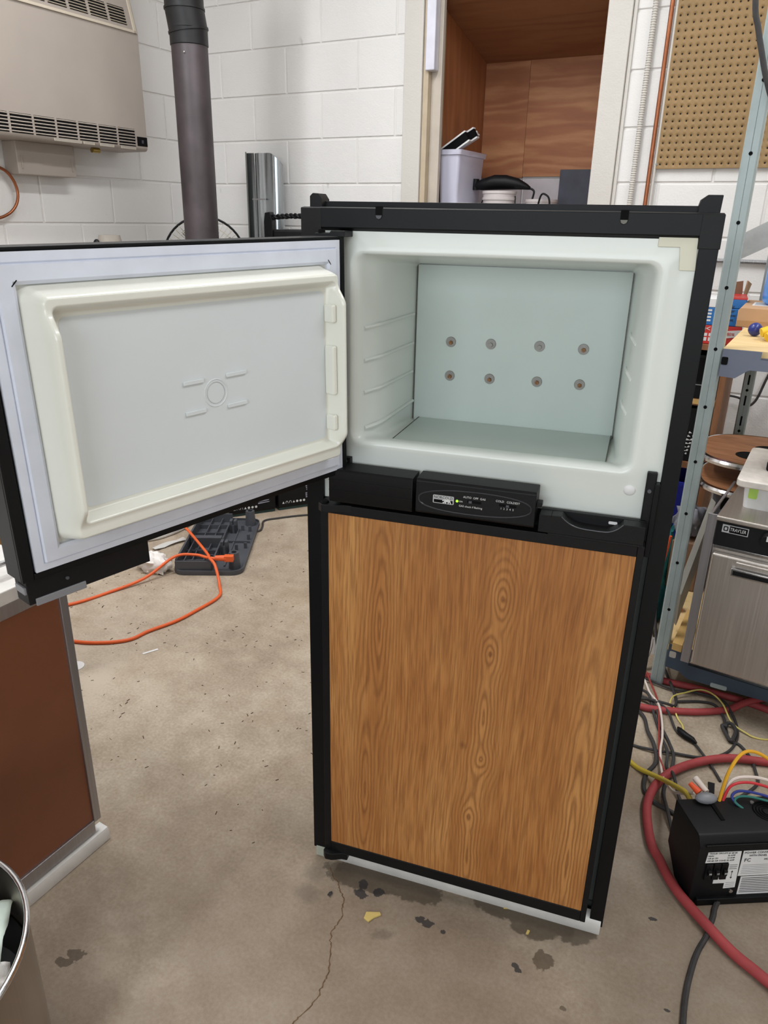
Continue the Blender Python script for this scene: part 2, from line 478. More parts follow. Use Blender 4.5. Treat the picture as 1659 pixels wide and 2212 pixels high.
class MB:
    def __init__(self):
        self.v = []
        self.f = []

    def add(self, vs, fs, M=None):
        b = len(self.v)
        for p in vs:
            p = Vector(p)
            self.v.append(M @ p if M is not None else p)
        for q in fs:
            self.f.append(tuple(b + i for i in q))
        return self

    def box(self, x0, x1, y0, y1, z0, z1, M=None):
        vs = [(x0, y0, z0), (x1, y0, z0), (x1, y1, z0), (x0, y1, z0), (x0, y0, z1), (x1, y0, z1), (x1, y1, z1), (x0, y1, z1)]
        fs = [(0, 3, 2, 1), (4, 5, 6, 7), (0, 1, 5, 4), (1, 2, 6, 5), (2, 3, 7, 6), (3, 0, 4, 7)]
        return self.add(vs, fs, M)

    def prism(self, pts, d0, d1, plane='xz', M=None):
        n = len(pts)

        def P(a, b, d):
            return {'xz': (a, d, b), 'xy': (a, b, d), 'yz': (d, a, b)}[plane]
        vs = [P(a, b, d0) for a, b in pts] + [P(a, b, d1) for a, b in pts]
        fs = [tuple(range(n)), tuple(range(2 * n - 1, n - 1, -1))]
        for i in range(n):
            j = (i + 1) % n
            fs.append((i, i + n, j + n, j))
        return self.add(vs, fs, M)

    def loops(self, L, cap0=False, cap1=False, closed=True, M=None):
        n = len(L[0])
        vs = [p for l in L for p in l]
        fs = []
        for k in range(len(L) - 1):
            for i in range(n if closed else n - 1):
                j = (i + 1) % n
                fs.append((k * n + i, k * n + j, (k + 1) * n + j, (k + 1) * n + i))
        if cap0:
            fs.append(tuple(range(n - 1, -1, -1)))
        if cap1:
            fs.append(tuple((len(L) - 1) * n + i for i in range(n)))
        return self.add(vs, fs, M)

    def cyl(self, p0, p1, r0, r1=None, n=20, caps=True):
        r1 = r0 if r1 is None else r1
        p0, p1 = Vector(p0), Vector(p1)
        d = (p1 - p0).normalized()
        a = d.orthogonal().normalized()
        b = d.cross(a)
        L = []
        for p, r in ((p0, r0), (p1, r1)):
            L.append([p + (a * cos(2 * pi * i / n) + b * sin(2 * pi * i / n)) * r for i in range(n)])
        return self.loops(L, caps, caps)

    def tube(self, path, r, n=8, smooth=6, closed=False, caps=True):
        P = crom(path, smooth, closed) if smooth else [Vector(p) for p in path]
        L = []
        prev = None
        m = len(P)
        for i, p in enumerate(P):
            if closed:
                d = (P[(i + 1) % m] - P[i - 1])
            else:
                d = P[min(i + 1, m - 1)] - P[max(i - 1, 0)]
            d = d.normalized() if d.length > 1e-9 else Vector((0, 0, 1))
            if prev is None:
                a = d.orthogonal().normalized()
            else:
                a = prev - d * prev.dot(d)
                a = a.normalized() if a.length > 1e-6 else d.orthogonal().normalized()
            prev = a
            b = d.cross(a)
            L.append([p + (a * cos(2 * pi * k / n) + b * sin(2 * pi * k / n)) * r for k in range(n)])
        if closed:
            L.append(L[0])
            return self.loops(L)
        return self.loops(L, caps, caps)

    def lathe(self, prof, c=(0, 0, 0), n=40, M=None):
        L = [[(c[0] + r * cos(2 * pi * i / n), c[1] + r * sin(2 * pi * i / n), c[2] + z) for i in range(n)] for r, z in prof]
        return self.loops(L, M=M)

    def ball(self, c, rx, ry=None, rz=None, nu=16, nv=10):
        ry = rx if ry is None else ry
        rz = rx if rz is None else rz
        L = []
        for j in range(nv + 1):
            t = -pi / 2 + pi * j / nv
            cr = max(cos(t), 0.001)
            L.append([(c[0] + rx * cr * cos(2 * pi * i / nu), c[1] + ry * cr * sin(2 * pi * i / nu), c[2] + rz * sin(t)) for i in range(nu)])
        return self.loops(L, True, True)

    def grid(self, fn, nx, ny, xs=None, ys=None):
        xs = xs or [i / nx for i in range(nx + 1)]
        ys = ys or [i / ny for i in range(ny + 1)]
        vs = [fn(x, y) for y in ys for x in xs]
        w = len(xs)
        fs = [(j * w + i, j * w + i + 1, (j + 1) * w + i + 1, (j + 1) * w + i) for j in range(len(ys) - 1) for i in range(w - 1)]
        return self.add(vs, fs)

    def mesh(self, name, mat, sharp=38):
        me = bpy.data.meshes.new(name)
        me.from_pydata([tuple(p) for p in self.v], [], self.f)
        me.validate()
        me.update()
        for p in me.polygons:
            p.use_smooth = True
        if sharp is not None:
            me.set_sharp_from_angle(angle=radians(sharp))
        me.materials.append(mat)
        return me

    def build(self, name, mat, parent=None, bevel=0.0, seg=2, sharp=38, fix=True):
        me = self.mesh(name, mat, sharp)
        if fix:
            import bmesh
            bm = bmesh.new()
            bm.from_mesh(me)
            bmesh.ops.recalc_face_normals(bm, faces=bm.faces)
            bm.to_mesh(me)
            bm.free()
            if sharp is not None:
                me.set_sharp_from_angle(angle=radians(sharp))
        o = bpy.data.objects.new(name, me)
        col.objects.link(o)
        if parent is not None:
            o.parent = parent
        if bevel:
            b = o.modifiers.new('bevel', 'BEVEL')
            b.width = bevel
            b.segments = seg
            b.limit_method = 'ANGLE'
            b.angle_limit = radians(40)
            b.harden_normals = True
        return o


def tag(o, label=None, cat=None, group=None, kind=None):
    if label:
        o['label'] = label
    if cat:
        o['category'] = cat
    if group:
        o['group'] = group
    if kind:
        o['kind'] = kind
    return o


def empty(name, loc=(0, 0, 0), rz=0.0, label=None, cat=None, group=None):
    o = bpy.data.objects.new(name, None)
    o.empty_display_size = 0.05
    o.location = loc
    o.rotation_euler = (0, 0, rz)
    col.objects.link(o)
    return tag(o, label, cat, group)


def link_mesh(name, me, parent=None, loc=(0, 0, 0)):
    o = bpy.data.objects.new(name, me)
    col.objects.link(o)
    o.parent = parent
    o.location = loc
    return o


def text(name, body, size, mat, parent, loc, rot=(pi / 2, 0, 0), align='LEFT', extrude=0.0002, sx=1.0):
    cu = bpy.data.curves.new(name, 'FONT')
    cu.body = body
    cu.size = size
    cu.extrude = extrude
    cu.resolution_u = 3
    cu.align_x = align
    cu.align_y = 'CENTER'
    t = bpy.data.objects.new(name, cu)
    col.objects.link(t)
    bpy.context.view_layer.update()
    dg = bpy.context.evaluated_depsgraph_get()
    me = bpy.data.meshes.new_from_object(t.evaluated_get(dg))
    bpy.data.objects.remove(t, do_unlink=True)
    me.materials.clear()
    me.materials.append(mat)
    o = bpy.data.objects.new(name, me)
    col.objects.link(o)
    o.parent = parent
    o.location = loc
    o.rotation_euler = rot
    o.scale = (sx, 1, 1)
    return o


def crumple(name, mat, c, sx, sy, sz, seed, label=None, cat=None, parent=None, n=14, fold=3.0):
    """a crumpled sheet or wad: closed lump with sharp folds"""
    mb = MB()
    L = []
    nu = n * 2
    for j in range(n + 1):
        t = -pi / 2 + pi * j / n
        ring = []
        for i in range(nu):
            a = 2 * pi * i / nu
            d = Vector((max(cos(t), 0.001) * cos(a), max(cos(t), 0.001) * sin(a), sin(t)))
            k = 0.72 + 0.5 * abs(noise.noise(d * fold + Vector((seed, seed, 0)))) + 0.22 * noise.noise(d * fold * 2.3 + Vector((0, seed, seed)))
            p = Vector((d.x * sx * k, d.y * sy * k, max(d.z * sz * k, -sz * 0.55)))
            ring.append(p + Vector(c) + Vector((0, 0, sz * 0.55)))
        L.append(ring)
    mb.loops(L, True, True)
    o = mb.build(name, mat, parent, sharp=55)
    if label:
        tag(o, label, cat)
    return o


# ------------------------------------------------------------------ the room
YB = 3.43
XL = -3.072
Z0 = 2.0864            # a bed joint of the block wall
CO = 0.2032            # course height

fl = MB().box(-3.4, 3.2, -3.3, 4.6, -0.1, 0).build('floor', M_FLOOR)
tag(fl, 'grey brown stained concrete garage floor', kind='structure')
ce = MB().box(-3.4, 3.2, -3.3, 4.6, 3.05, 3.15).build('ceiling', pm('white_ceiling', (214, 210, 204), 0.8))
tag(ce, 'plain white ceiling above the garage', kind='structure')

# back wall: mortar slab with the alcove opening, every block a part
AX0, AX1, AZ0, AZ1 = -1.70, -0.885, 1.25, 2.42
wb = MB()
yb0, yb1 = YB + 0.005, YB + 0.15
wb.box(-3.25, AX0, yb0, yb1, 0, 3.05)
wb.box(AX1, 3.1, yb0, yb1, 0, 3.05)
wb.box(AX0, AX1, yb0, yb1, 0, AZ0)
wb.box(AX0, AX1, yb0, yb1, AZ1, 3.05)
wall_back = wb.build('wall_back', M_MORTAR)
tag(wall_back, 'white painted concrete block back wall with a plywood lined alcove', kind='structure')
wl = MB().box(XL - 0.15, XL - 0.005, -3.2, YB + 0.1, 0, 3.05).build('wall_left', M_MORTAR)
tag(wl, 'white painted concrete block wall behind the gas heater', kind='structure')
tag(MB().box(2.95, 3.1, -3.2, 3.6, 0, 3.05).build('wall_right', M_WALL), 'white wall on the right of the garage', kind='structure')
tag(MB().box(-3.25, 3.1, -3.3, -3.15, 0, 3.05).build('wall_front', M_WALL), 'white wall behind the camera', kind='structure')

wn = MB()  # unseen window frame and panes, added to go with the daylight area light
for x0, x1, z0, z1 in ((-1.38, 1.78, 0.94, 1.0), (-1.38, 1.78, 2.5, 2.56), (-1.38, -1.32, 1.0, 2.5), (1.72, 1.78, 1.0, 2.5), (-0.34, -0.30, 1.0, 2.5), (0.70, 0.74, 1.0, 2.5)):
    wn.box(x0, x1, -3.15, -3.105, z0, z1)
w1 = wn.build('window_1', M_TRIM)
tag(w1, 'white framed window in the wall behind the camera', kind='structure')
for x0, x1 in ((-1.32, -0.34), (-0.30, 0.70), (0.74, 1.72)):
    MB().box(x0, x1, -3.145, -3.140, 1.0, 2.5).build('pane', pm('bright_pane', (220, 228, 236), 0.2), w1)

BLK = {}


def block_mesh(w, h, axis):
    key = (round(w, 3), round(h, 3), axis)
    if key in BLK:
        return BLK[key]
    g, c, d = 0.0042, 0.0028, 0.02
    # local: x along the wall, y into the wall (0 = face), z up
    o = [(g, g), (w - g, g), (w - g, h - g), (g, h - g)]
    i = [(g + c, g + c), (w - g - c, g + c), (w - g - c, h - g - c), (g + c, h - g - c)]
    mb = MB()
    mb.loops([[(a, 0, b) for a, b in i], [(a, c, b) for a, b in o], [(a, d, b) for a, b in o]], True, True)
    if axis == 'y':     # left wall: along +Y, into -X
        mb.v = [Vector((-p.y, p.x, p.z)) for p in mb.v]
    me = mb.mesh('concrete_block', M_WALL, 20)
    import bmesh
    bm = bmesh.new()
    bm.from_mesh(me)
    bmesh.ops.recalc_face_normals(bm, faces=bm.faces)
    bm.to_mesh(me)
    bm.free()
    BLK[key] = me
    return me


ROWS = range(-10, 4)
for j in ROWS:
    z = Z0 + (j - 1) * CO
    h = CO
    if z < 0:
        h += z
        z = 0.0
    # joints of the course below bed joint j
    off = 0.0 if j % 2 == 0 else CO
    x = -2.8591 + off - 3 * 2 * CO
    while x < 1.3:
        a, b = max(x, XL), min(x + 2 * CO, 1.3)
        if b - a > 0.03:
            segs = [(a, b)]
            if z + h > AZ0 and z < AZ1:
                segs = []
                if a < AX0 - 0.09:
                    segs.append((a, min(b, AX0 - 0.085)))
                if b > AX1 + 0.09:
                    segs.append((max(a, AX1 + 0.085), b))
            for s, e in segs:
                if e - s > 0.02:
                    link_mesh('concrete_block', block_mesh(e - s, h, 'x'), wall_back, (s, YB, z))
        x += 2 * CO
    y = YB - (CO if j % 2 else 2 * CO)
    first = True
    while y > 0.75:
        hi = y + 2 * CO
        lo = y
        hi = min(hi, YB)
        link_mesh('concrete_block', block_mesh(hi - lo, h, 'y'), wl, (XL, lo, z))
        y -= 2 * CO

# alcove
YA = 4.10
al = MB().box(-1.71, -1.695, YB + 0.15, YA + 0.02, 1.25, 2.5)
MB().box(-1.69, -1.6755, YB + 0.01, YA, 1.53, 2.45).build('plywood_panel', M_PLYV, None)
wal = bpy.data.objects['plywood_panel']
wal.name = 'wall_alcove_left'
tag(wal, 'reddish plywood lining on the left side of the alcove', kind='structure')
wab = MB().box(-1.71, -0.86, YA + 0.016, YA + 0.1, 1.2, 2.5).build('wall_alcove_back', M_WALL)
tag(wab, 'block wall at the back of the alcove behind the plywood', kind='structure')
MB().box(-1.675, -1.4395, YA, YA + 0.014, 1.535, 2.3).build('plywood_panel', M_PLYH, wab)
MB().box(-1.4375, -0.88, YA - 0.002, YA + 0.014, 1.54, 2.3).build('plywood_panel', ply('red_brown_plywood_second', (136, 82, 52), (152, 95, 60), (182, 130, 88), (0.9, 1.1, 5.0), 8.1), wab)
wblk = pm('lilac_grey_block', (190, 182, 186), 0.7, var=0.08, scale=10)
MB().box(-1.71, -1.44, YA + 0.004, YA + 0.02, 1.34, 1.53).build('concrete_block', wblk, wab, 0.004)
MB().box(-1.43, -1.03, YA + 0.004, YA + 0.02, 1.34, 1.53).build('concrete_block', wblk, wab, 0.004)
MB().box(-1.71, -1.25, YA + 0.004, YA + 0.02, 1.20, 1.33).build('concrete_block', wblk, wab, 0.004)
MB().box(-1.24, -0.86, YA + 0.004, YA + 0.02, 1.20, 1.33).build('concrete_block', wblk, wab, 0.004)
MB().box(-1.71, -1.68, YB + 0.15, YA + 0.016, 1.2, 1.53).build('wall_alcove_side', wblk)
tag(bpy.data.objects['wall_alcove_side'], 'block wall low on the left side of the alcove', kind='structure')
tag(MB().box(-0.885, -0.86, YB + 0.15, YA + 0.1, 1.2, 2.5).build('wall_alcove_right', M_PLYV), 'plywood lining on the hidden right side of the alcove', kind='structure')
cl = MB()
cl.add([(-1.675, YB + 0.01, 2.235), (-0.885, YB + 0.01, 2.235), (-0.885, YA, 2.068), (-1.675, YA, 2.070),
        (-1.675, YB + 0.01, 2.40), (-0.885, YB + 0.01, 2.40), (-0.885, YA, 2.40), (-1.675, YA, 2.40)],
       [(0, 1, 2, 3), (4, 7, 6, 5), (0, 4, 5, 1), (1, 5, 6, 2), (2, 6, 7, 3), (3, 7, 4, 0)])
tag(cl.build('ceiling_alcove', M_PLYC), 'sloping plywood ceiling inside the alcove', kind='structure')
tag(MB().box(-1.69, -0.885, YB + 0.01, YA + 0.016, 1.22, 1.25).build('floor_alcove', M_WHITEM), 'counter surface at the bottom of the alcove', kind='structure')

# door casing of the alcove
t1 = MB().box(-1.792, -1.700, YB - 0.022, YB + 0.005, 1.0, 2.6).build('trim_1', M_TRIM, None, 0.003)
tag(t1, 'white scuffed wooden casing left of the alcove', kind='structure')
MB().box(-1.698, -1.672, YB - 0.012, YB + 0.16, 1.0, 2.6).build('jamb_liner', pm('beige_jamb', (186, 170, 146), 0.5, var=0.1), t1, 0.002)
MB().box(-1.672, -1.622, YB + 0.02, YB + 0.045, 1.0, 2.6).build('jamb_stop', pm('grey_beige_jamb', (186, 176, 164), 0.5, var=0.08), t1, 0.003)
MB().box(-1.683, -1.638, YB - 0.03, YB + 0.018, 1.935, 2.6).build('sliding_door_edge', pm('white_lilac_plastic', (214, 214, 226), 0.3), t1, 0.006, 3)
t2 = MB().box(-0.900, -0.805, YB - 0.022, YB + 0.005, 1.0, 2.6).build('trim_2', M_TRIM, None, 0.003)
tag(t2, 'white wooden casing right of the alcove', kind='structure')
MB().box(-0.888, -0.870, YB + 0.005, YB + 0.16, 1.0, 2.6).build('jamb_liner', pm('beige_jamb', (186, 170, 146), 0.5), t2)
MB().box(-0.804, -0.790, YB - 0.010, YB + 0.005, 1.0, 2.6).build('casing_edge', M_TRIM, t2, 0.002)

# crack in the floor
ck = [(-0.677, 1.038), (-0.663, 1.022), (-0.642, 1.011), (-0.634, 1.002), (-0.62, 0.991), (-0.607, 0.979), (-0.6, 0.961), (-0.59, 0.946), (-0.59, 0.925), (-0.59, 0.904), (-0.582, 0.887), (-0.571, 0.873), (-0.559, 0.851), (-0.547, 0.826), (-0.545, 0.81), (-0.544, 0.795), (-0.538, 0.781), (-0.542, 0.762), (-0.548, 0.735), (-0.552, 0.717), (-0.556, 0.69), (-0.566, 0.66)]
rnd = random.Random(4)
mb = MB()
fine = []
for (a, b), (c, d) in zip(ck, ck[1:]):
    for i in range(4):
        t = i / 4
        fine.append((a + (c - a) * t + rnd.uniform(-.0016, .0016), b + (d - b) * t + rnd.uniform(-.0016, .0016)))
L = []
for i, (a, b) in enumerate(fine):
    w = 0.0007 + 0.0009 * rnd.random()
    L.append([(a - w, b - w * 0.4, 0.0004), (a + w, b + w * 0.4, 0.0004)])
mb.loops(L, closed=False)
mb.build('crack', pm('crack_dirt', (98, 74, 50), 0.9, var=0.3, scale=90), fl)

# ------------------------------------------------------------------ the absorption refrigerator
TH = radians(10.319)
FR = empty('refrigerator', (-0.7304, 1.0527, 0), TH, 'black framed camper refrigerator with open freezer door and oak panel below', 'refrigerator')


def fpart(mb, name, mat, parent=FR, **kw):
    return mb.build(name, mat, parent, **kw)


b = MB()
b.box(0.012, 0.030, 0.012, 0.60, 0.004, 1.330)
b.box(0.597, 0.610, 0.012, 0.60, 0.004, 1.330)
b.box(0.030, 0.597, 0.012, 0.60, 1.318, 1.330)
b.box(0.030, 0.597, 0.585, 0.60, 0.004, 1.318)
b.box(0.030, 0.597, 0.03, 0.585, 0.004, 0.05)
b.box(0.030, 0.597, 0.03, 0.585, 0.855, 0.925)
fpart(b, 'case', M_BODYM)

# freezer liner: face and cavity in one moulding
lp = []
for (x0, x1, z0, z1, r, y) in ((0.031, 0.596, 0.853, 1.314, 0.002, 0.007), (0.074, 0.562, 0.952, 1.283, 0.020, 0.007), (0.080, 0.555, 0.958, 1.276, 0.020, 0.0045), (0.084, 0.551, 0.962, 1.272, 0.020, 0.006),
                               (0.089, 0.547, 0.9650, 1.2705, 0.018, 0.0085), (0.096, 0.542, 0.966, 1.2690, 0.016, 0.022), (0.108, 0.530, 0.962, 1.264, 0.014, 0.048),
                               (0.117, 0.523, 0.957, 1.262, 0.012, 0.066), (0.126, 0.513, 0.949, 1.247, 0.008, 0.236), (0.126, 0.513, 0.949, 1.247, 0.008, 0.244)):
    lp.append([(a, y, c) for a, c in rrect(x0, x1, z0, z1, r, 6)])
fpart(MB().loops(lp, False, True), 'freezer_liner', M_LINER, sharp=60, fix=False)
fpart(MB().box(0.031, 0.5965, 0.034, 0.044, 0.05, 0.853), 'cabinet_face', pm('grey_green_reveal', (92, 100, 96), 0.5))
fpart(MB().box(0.1290, 0.5105, 0.2345, 0.2365, 0.951, 1.2455), 'evaporator_plate', M_PLATE)
fpart(MB().box(0.1405, 0.5085, 0.062, 0.2345, 0.9525, 0.9575), 'evaporator_floor', M_PLATE, bevel=0.001)
fpart(MB().box(0.1282, 0.1290, 0.2335, 0.2365, 0.953, 1.2455), 'seam', pm('brown_seam', (92, 88, 74), 0.7))
fpart(MB().box(0.5105, 0.5113, 0.2335, 0.2365, 0.953, 1.2455), 'seam', pm('brown_seam', (92, 88, 74), 0.7))
fpart(MB().box(0.1396, 0.1406, 0.066, 0.2345, 0.9555, 0.9580), 'seam', pm('brown_seam', (92, 88, 74), 0.7))
fpart(MB().box(0.5083, 0.5093, 0.066, 0.2345, 0.9555, 0.9580), 'seam', pm('brown_seam', (92, 88, 74), 0.7))
for z in (1.157, 1.103, 1.049):
    fpart(MB().tube([(0.0985, 0.026, z - 0.004), (0.108, 0.046, z - 0.002), (0.1175, 0.066, z), (0.122, 0.140, z), (0.1262, 0.222, z)], 0.0032, 8, 4), 'shelf_rib', M_LINER)
    fpart(MB().tube([(0.5305, 0.048, z - 0.006), (0.5255, 0.060, z - 0.001), (0.5222, 0.070, z + 0.003), (0.5200, 0.100, z + 0.004)], 0.0026, 8, 4), 'shelf_rib', M_LINER)
fpart(MB().tube([(0.100, 0.028, 0.982), (0.117, 0.060, 0.986), (0.1225, 0.140, 0.988), (0.1268, 0.230, 0.990)], 0.0034, 8, 4), 'shelf_rib', M_LINER)


def dep(u, z, y=0.2345, y0=0.30, cu=0.530, cyy=1.167, cz=1.3234):
    k = (cyy + y) / (cyy + y0)
    return cu + (u - cu) * k, cz + (z - cz) * k


for u, z, rust in ((.182, 1.098, 1), (.262, 1.099, 0), (.356, 1.101, 0), (.438, 1.101, 1), (.183, 1.031, 1), (.264, 1.031, 1), (.357, 1.033, 1), (.438, 1.034, 1)):
    uu, zz = dep(u, z)
    w = fpart(MB().cyl((uu, 0.2345, zz), (uu, 0.2325, zz), 0.0098, 0.0092, 28), 'washer', M_ZINC)
    MB().cyl((uu + 0.0005, 0.2326, zz - 0.001), (uu + 0.0005, 0.2290, zz - 0.001), 0.0042, 0.0038, 6).build('bolt_head', M_RUST if rust else M_ZINC, w)

# cream corner clip, plug button, smudges
fpart(MB().prism([(0.541, 1.3075), (0.592, 1.3075), (0.595, 1.263), (0.5735, 1.263), (0.570, 1.2935), (0.541, 1.2935)], 0.0062, 0.0035), 'corner_clip', M_CREAMCLIP, bevel=0.0008)
fpart(MB().ball((0.551, 0.007, 0.9325), 0.0095, 0.003, 0.0085), 'plug_button', M_WHITE)

# black mounting flange
f = MB()
f.box(0.000, 0.0325, 0.0, 0.003, 0.022, 1.300)
f.box(0.0300, 0.0325, 0.003, 0.0075, 0.022, 1.300)
f.box(0.5945, 0.620, 0.0, 0.003, 0.022, 1.300)
f.box(0.5945, 0.597, 0.003, 0.0075, 0.022, 1.300)
f.box(0.618, 0.620, 0.003, 0.012, 0.022, 1.300)
fpart(f, 'side_flange', M_BLACKM, bevel=0.0008)
f = MB()
f.add([(-0.001, 0, 1.3085), (0.621, 0, 1.3085), (0.621, 0, 1.3375), (-0.001, 0, 1.3375),
       (-0.001, 0.0075, 1.3035), (0.621, 0.0075, 1.3035), (0.621, 0.014, 1.3390), (-0.001, 0.014, 1.3390)],
      [(0, 1, 2, 3), (0, 4, 5, 1), (3, 2, 6, 7), (4, 7, 6, 5), (0, 3, 7, 4), (1, 5, 6, 2)])
fpart(f, 'top_flange', M_BLACKM, bevel=0.0012, seg=3)
for x0, x1 in ((-0.001, 0.034), (0.5925, 0.6215)):
    fpart(MB().box(x0, x1, -0.0004, 0.004, 1.292, 1.3372), 'corner_cover', M_BLACK, bevel=0.001)
f = MB()
f.box(0.022, 0.596, 0.034, 0.046, 1.326, 1.3475)
f.box(0.022, 0.596, 0.014, 0.034, 1.326, 1.333)
fpart(f, 'rear_rail', M_BLACKM, bevel=0.001)
fpart(MB().prism([(0.006, 1.328), (0.027, 1.328), (0.027, 1.350), (0.021, 1.3585), (0.011, 1.3590), (0.006, 1.3545)], 0.020, 0.052), 'lug', M_BLACK, bevel=0.001)
fpart(MB().prism([(0.587, 1.328), (0.615, 1.328), (0.6165, 1.3615), (0.597, 1.3615), (0.589, 1.3555), (0.587, 1.347)], 0.022, 0.052), 'lug', M_BLACK, bevel=0.001)
for xc in (0.1300, 0.4915):
    nb = fpart(MB().prism([(xc - 0.0055, 1.3405), (xc + 0.0055, 1.3405), (xc + 0.0055, 1.327), (xc + 0.004, 1.323), (xc, 1.3212), (xc - 0.004, 1.323), (xc - 0.0055, 1.327)], -0.0006, 0.004), 'keyhole_notch', M_BLACKD)
    MB().prism([(xc - 0.005, 1.3275), (xc + 0.005, 1.3275), (xc + 0.0035, 1.3235), (xc, 1.3220), (xc - 0.0035, 1.3235)], -0.0012, -0.0006).build('notch_window', pm('dull_gap', (118, 118, 112), 0.7) if xc > 0.3 else M_DGREYP, nb)

# kick strip
prof = [(0.016, 0.0), (0.0, 0.0), (-0.004, 0.012), (-0.0045, 0.026), (-0.001, 0.036), (0.006, 0.042), (0.016, 0.044)]
k_ = MB().prism(prof, 0.030, 0.6165, 'yz')
fpart(k_, 'kick_strip', M_WHITEM, sharp=60)
fpart(MB().box(0.006, 0.030, -0.002, 0.016, 0.0, 0.026), 'kick_strip_end', pm('pale_green_trim', (186, 192, 180), 0.5), bevel=0.001)

# control boxes between the two doors
cb1 = MB().prism([(-0.002, 0.864), (-0.040, 0.864), (-0.0425, 0.868), (-0.0425, 0.9205), (-0.040, 0.9235), (-0.002, 0.9255)], 0.0605, 0.2105, 'yz')
cbox1 = fpart(cb1, 'hinge_side_cover', M_BLACK, bevel=0.0012)
MB().box(0.0605, 0.2100, -0.0432, -0.0420, 0.9040, 0.9050).build('ridge_line', M_BLACK, cbox1)
MB().box(0.0605, 0.2100, -0.0430, -0.0420, 0.8860, 0.8866).build('ridge_line', M_BLACK, cbox1)
cb2 = MB().prism([(-0.002, 0.866), (-0.040, 0.866), (-0.043, 0.869), (-0.043, 0.9225), (-0.040, 0.9260), (-0.002, 0.9275)], 0.2165, 0.4140, 'yz')
cbox2 = fpart(cb2, 'control_panel', M_BLACK, bevel=0.0014)
# lens shaped raised rim
rim = []
for i in range(64):
    a = 2 * pi * i / 64
    ex, ez = cos(a), sin(a)
    rim.append((0.3148 + 0.0925 * (abs(ex) ** 0.92) * (1 if ex > 0 else -1), -0.0430, 0.8945 + 0.0195 * (abs(ez) ** 0.80) * (1 if ez > 0 else -1) + 0.002 * ex))
MB().tube(rim, 0.0013, 8, 0, True).build('oval_rim', pm('satin_black_rim', (44, 45, 50), 0.3), cbox2)
YF = -0.0434
pl = MB().prism(rrect(0.2466, 0.2818, 0.8882, 0.9022, 0.0016, 3), -0.0430, -0.0440).build('badge', M_SILVER, cbox2)
MB().prism([(0.2482, 0.8893), (0.2802, 0.8893), (0.2802, 0.8948), (0.2482, 0.8948)], -0.0440, -0.0442).build('badge_inset', M_BLACKD, cbox2)
bear = [(0.2635, 0.8893), (0.2630, 0.8905), (0.2648, 0.8912), (0.2662, 0.8935), (0.2655, 0.8940), (0.2632, 0.8928), (0.2624, 0.8935), (0.2634, 0.8950), (0.2650, 0.8957), (0.2664, 0.8961), (0.2672, 0.8968), (0.2692, 0.8966), (0.2716, 0.8972), (0.2742, 0.8968), (0.2758, 0.8955), (0.2764, 0.8935), (0.2770, 0.8910), (0.2780, 0.8897), (0.2780, 0.8893), (0.2762, 0.8893), (0.2752, 0.8908), (0.2744, 0.8922), (0.2738, 0.8905), (0.2736, 0.8893), (0.2718, 0.8893), (0.2722, 0.8908), (0.2716, 0.8920), (0.2702, 0.8922), (0.2694, 0.8912), (0.2690, 0.8893), (0.2672, 0.8893), (0.2674, 0.8908), (0.2664, 0.8905), (0.2652, 0.8893)]
MB().prism(bear, -0.0442, -0.04445).build('badge_bear', M_PRINT, cbox2)
text('badge_lettering', 'NORCOLD', 0.0066, M_PRINTK, cbox2, (0.2642, -0.0442, 0.8985), align='CENTER', sx=0.98)
MB().cyl((0.2872, -0.0428, 0.8957), (0.2872, -0.0444, 0.8957), 0.0022, 0.0018, 16).build('power_light', M_LED, cbox2)
text('lettering', 'ON', 0.0038, M_PRINT, cbox2, (0.2905, YF, 0.8957))
text('lettering', 'AUTO  OFF  GAS', 0.0049, M_PRINT, cbox2, (0.2970, YF, 0.9042))
text('lettering', 'COLD   COLDEST', 0.0049, M_PRINT, cbox2, (0.3503, YF, 0.9047))
text('lettering', '1  2  3  4  5', 0.0046, M_PRINT, cbox2, (0.3585, YF, 0.8928))
text('lettering', 'GAS check if flashing', 0.0046, M_PRINT, cbox2, (0.2905, YF, 0.8882))
MB().box(0.3040, 0.3270, -0.0432, -0.0425, 0.8950, 0.8995).build('switch_slot', M_BLACKD, cbox2)
MB().box(0.3068, 0.3120, -0.0462, -0.0432, 0.8955, 0.8992).build('slide_switch', M_DGREYP, cbox2, 0.0004)
MB().box(0.3560, 0.3840, -0.0432, -0.0425, 0.8965, 0.9005).build('switch_slot', M_BLACKD, cbox2)
MB().box(0.3675, 0.3725, -0.0462, -0.0432, 0.8968, 0.9002).build('slide_switch', M_DGREYP, cbox2, 0.0004)
MB().box(0.4140, 0.4228, -0.036, -0.020, 0.900, 0.9085).build('side_catch', M_BLACK, cbox2, 0.001)

fpart(MB().box(0.0605, 0.5730, 0.002, 0.0066, 0.853, 0.884), 'mullion_cover', M_BLACKD)
# hinges
fpart(MB().prism([(0.036, 1.2955), (0.085, 1.2955), (0.085, 1.3045), (0.062, 1.3045), (0.060, 1.3010), (0.036, 1.3010)], -0.030, 0.006), 'top_hinge', M_BLACK, bevel=0.001)
fpart(MB().cyl((0.0445, -0.024, 1.3005), (0.0445, -0.024, 1.3062), 0.0062, 0.0055, 16), 'hinge_pin', M_BLACKD)
fpart(MB().box(0.0650, 0.0855, -0.004, 0.007, 0.916, 0.9345), 'middle_hinge', M_BLACK, bevel=0.001)
fpart(MB().cyl((0.0765, -0.002, 0.9275), (0.0765, -0.0065, 0.9275), 0.0035, n=12), 'hinge_screw', M_DGREYP)
fpart(MB().box(0.046, 0.0660, -0.030, 0.004, 0.912, 0.921), 'middle_hinge_arm', M_BLACK, bevel=0.001)

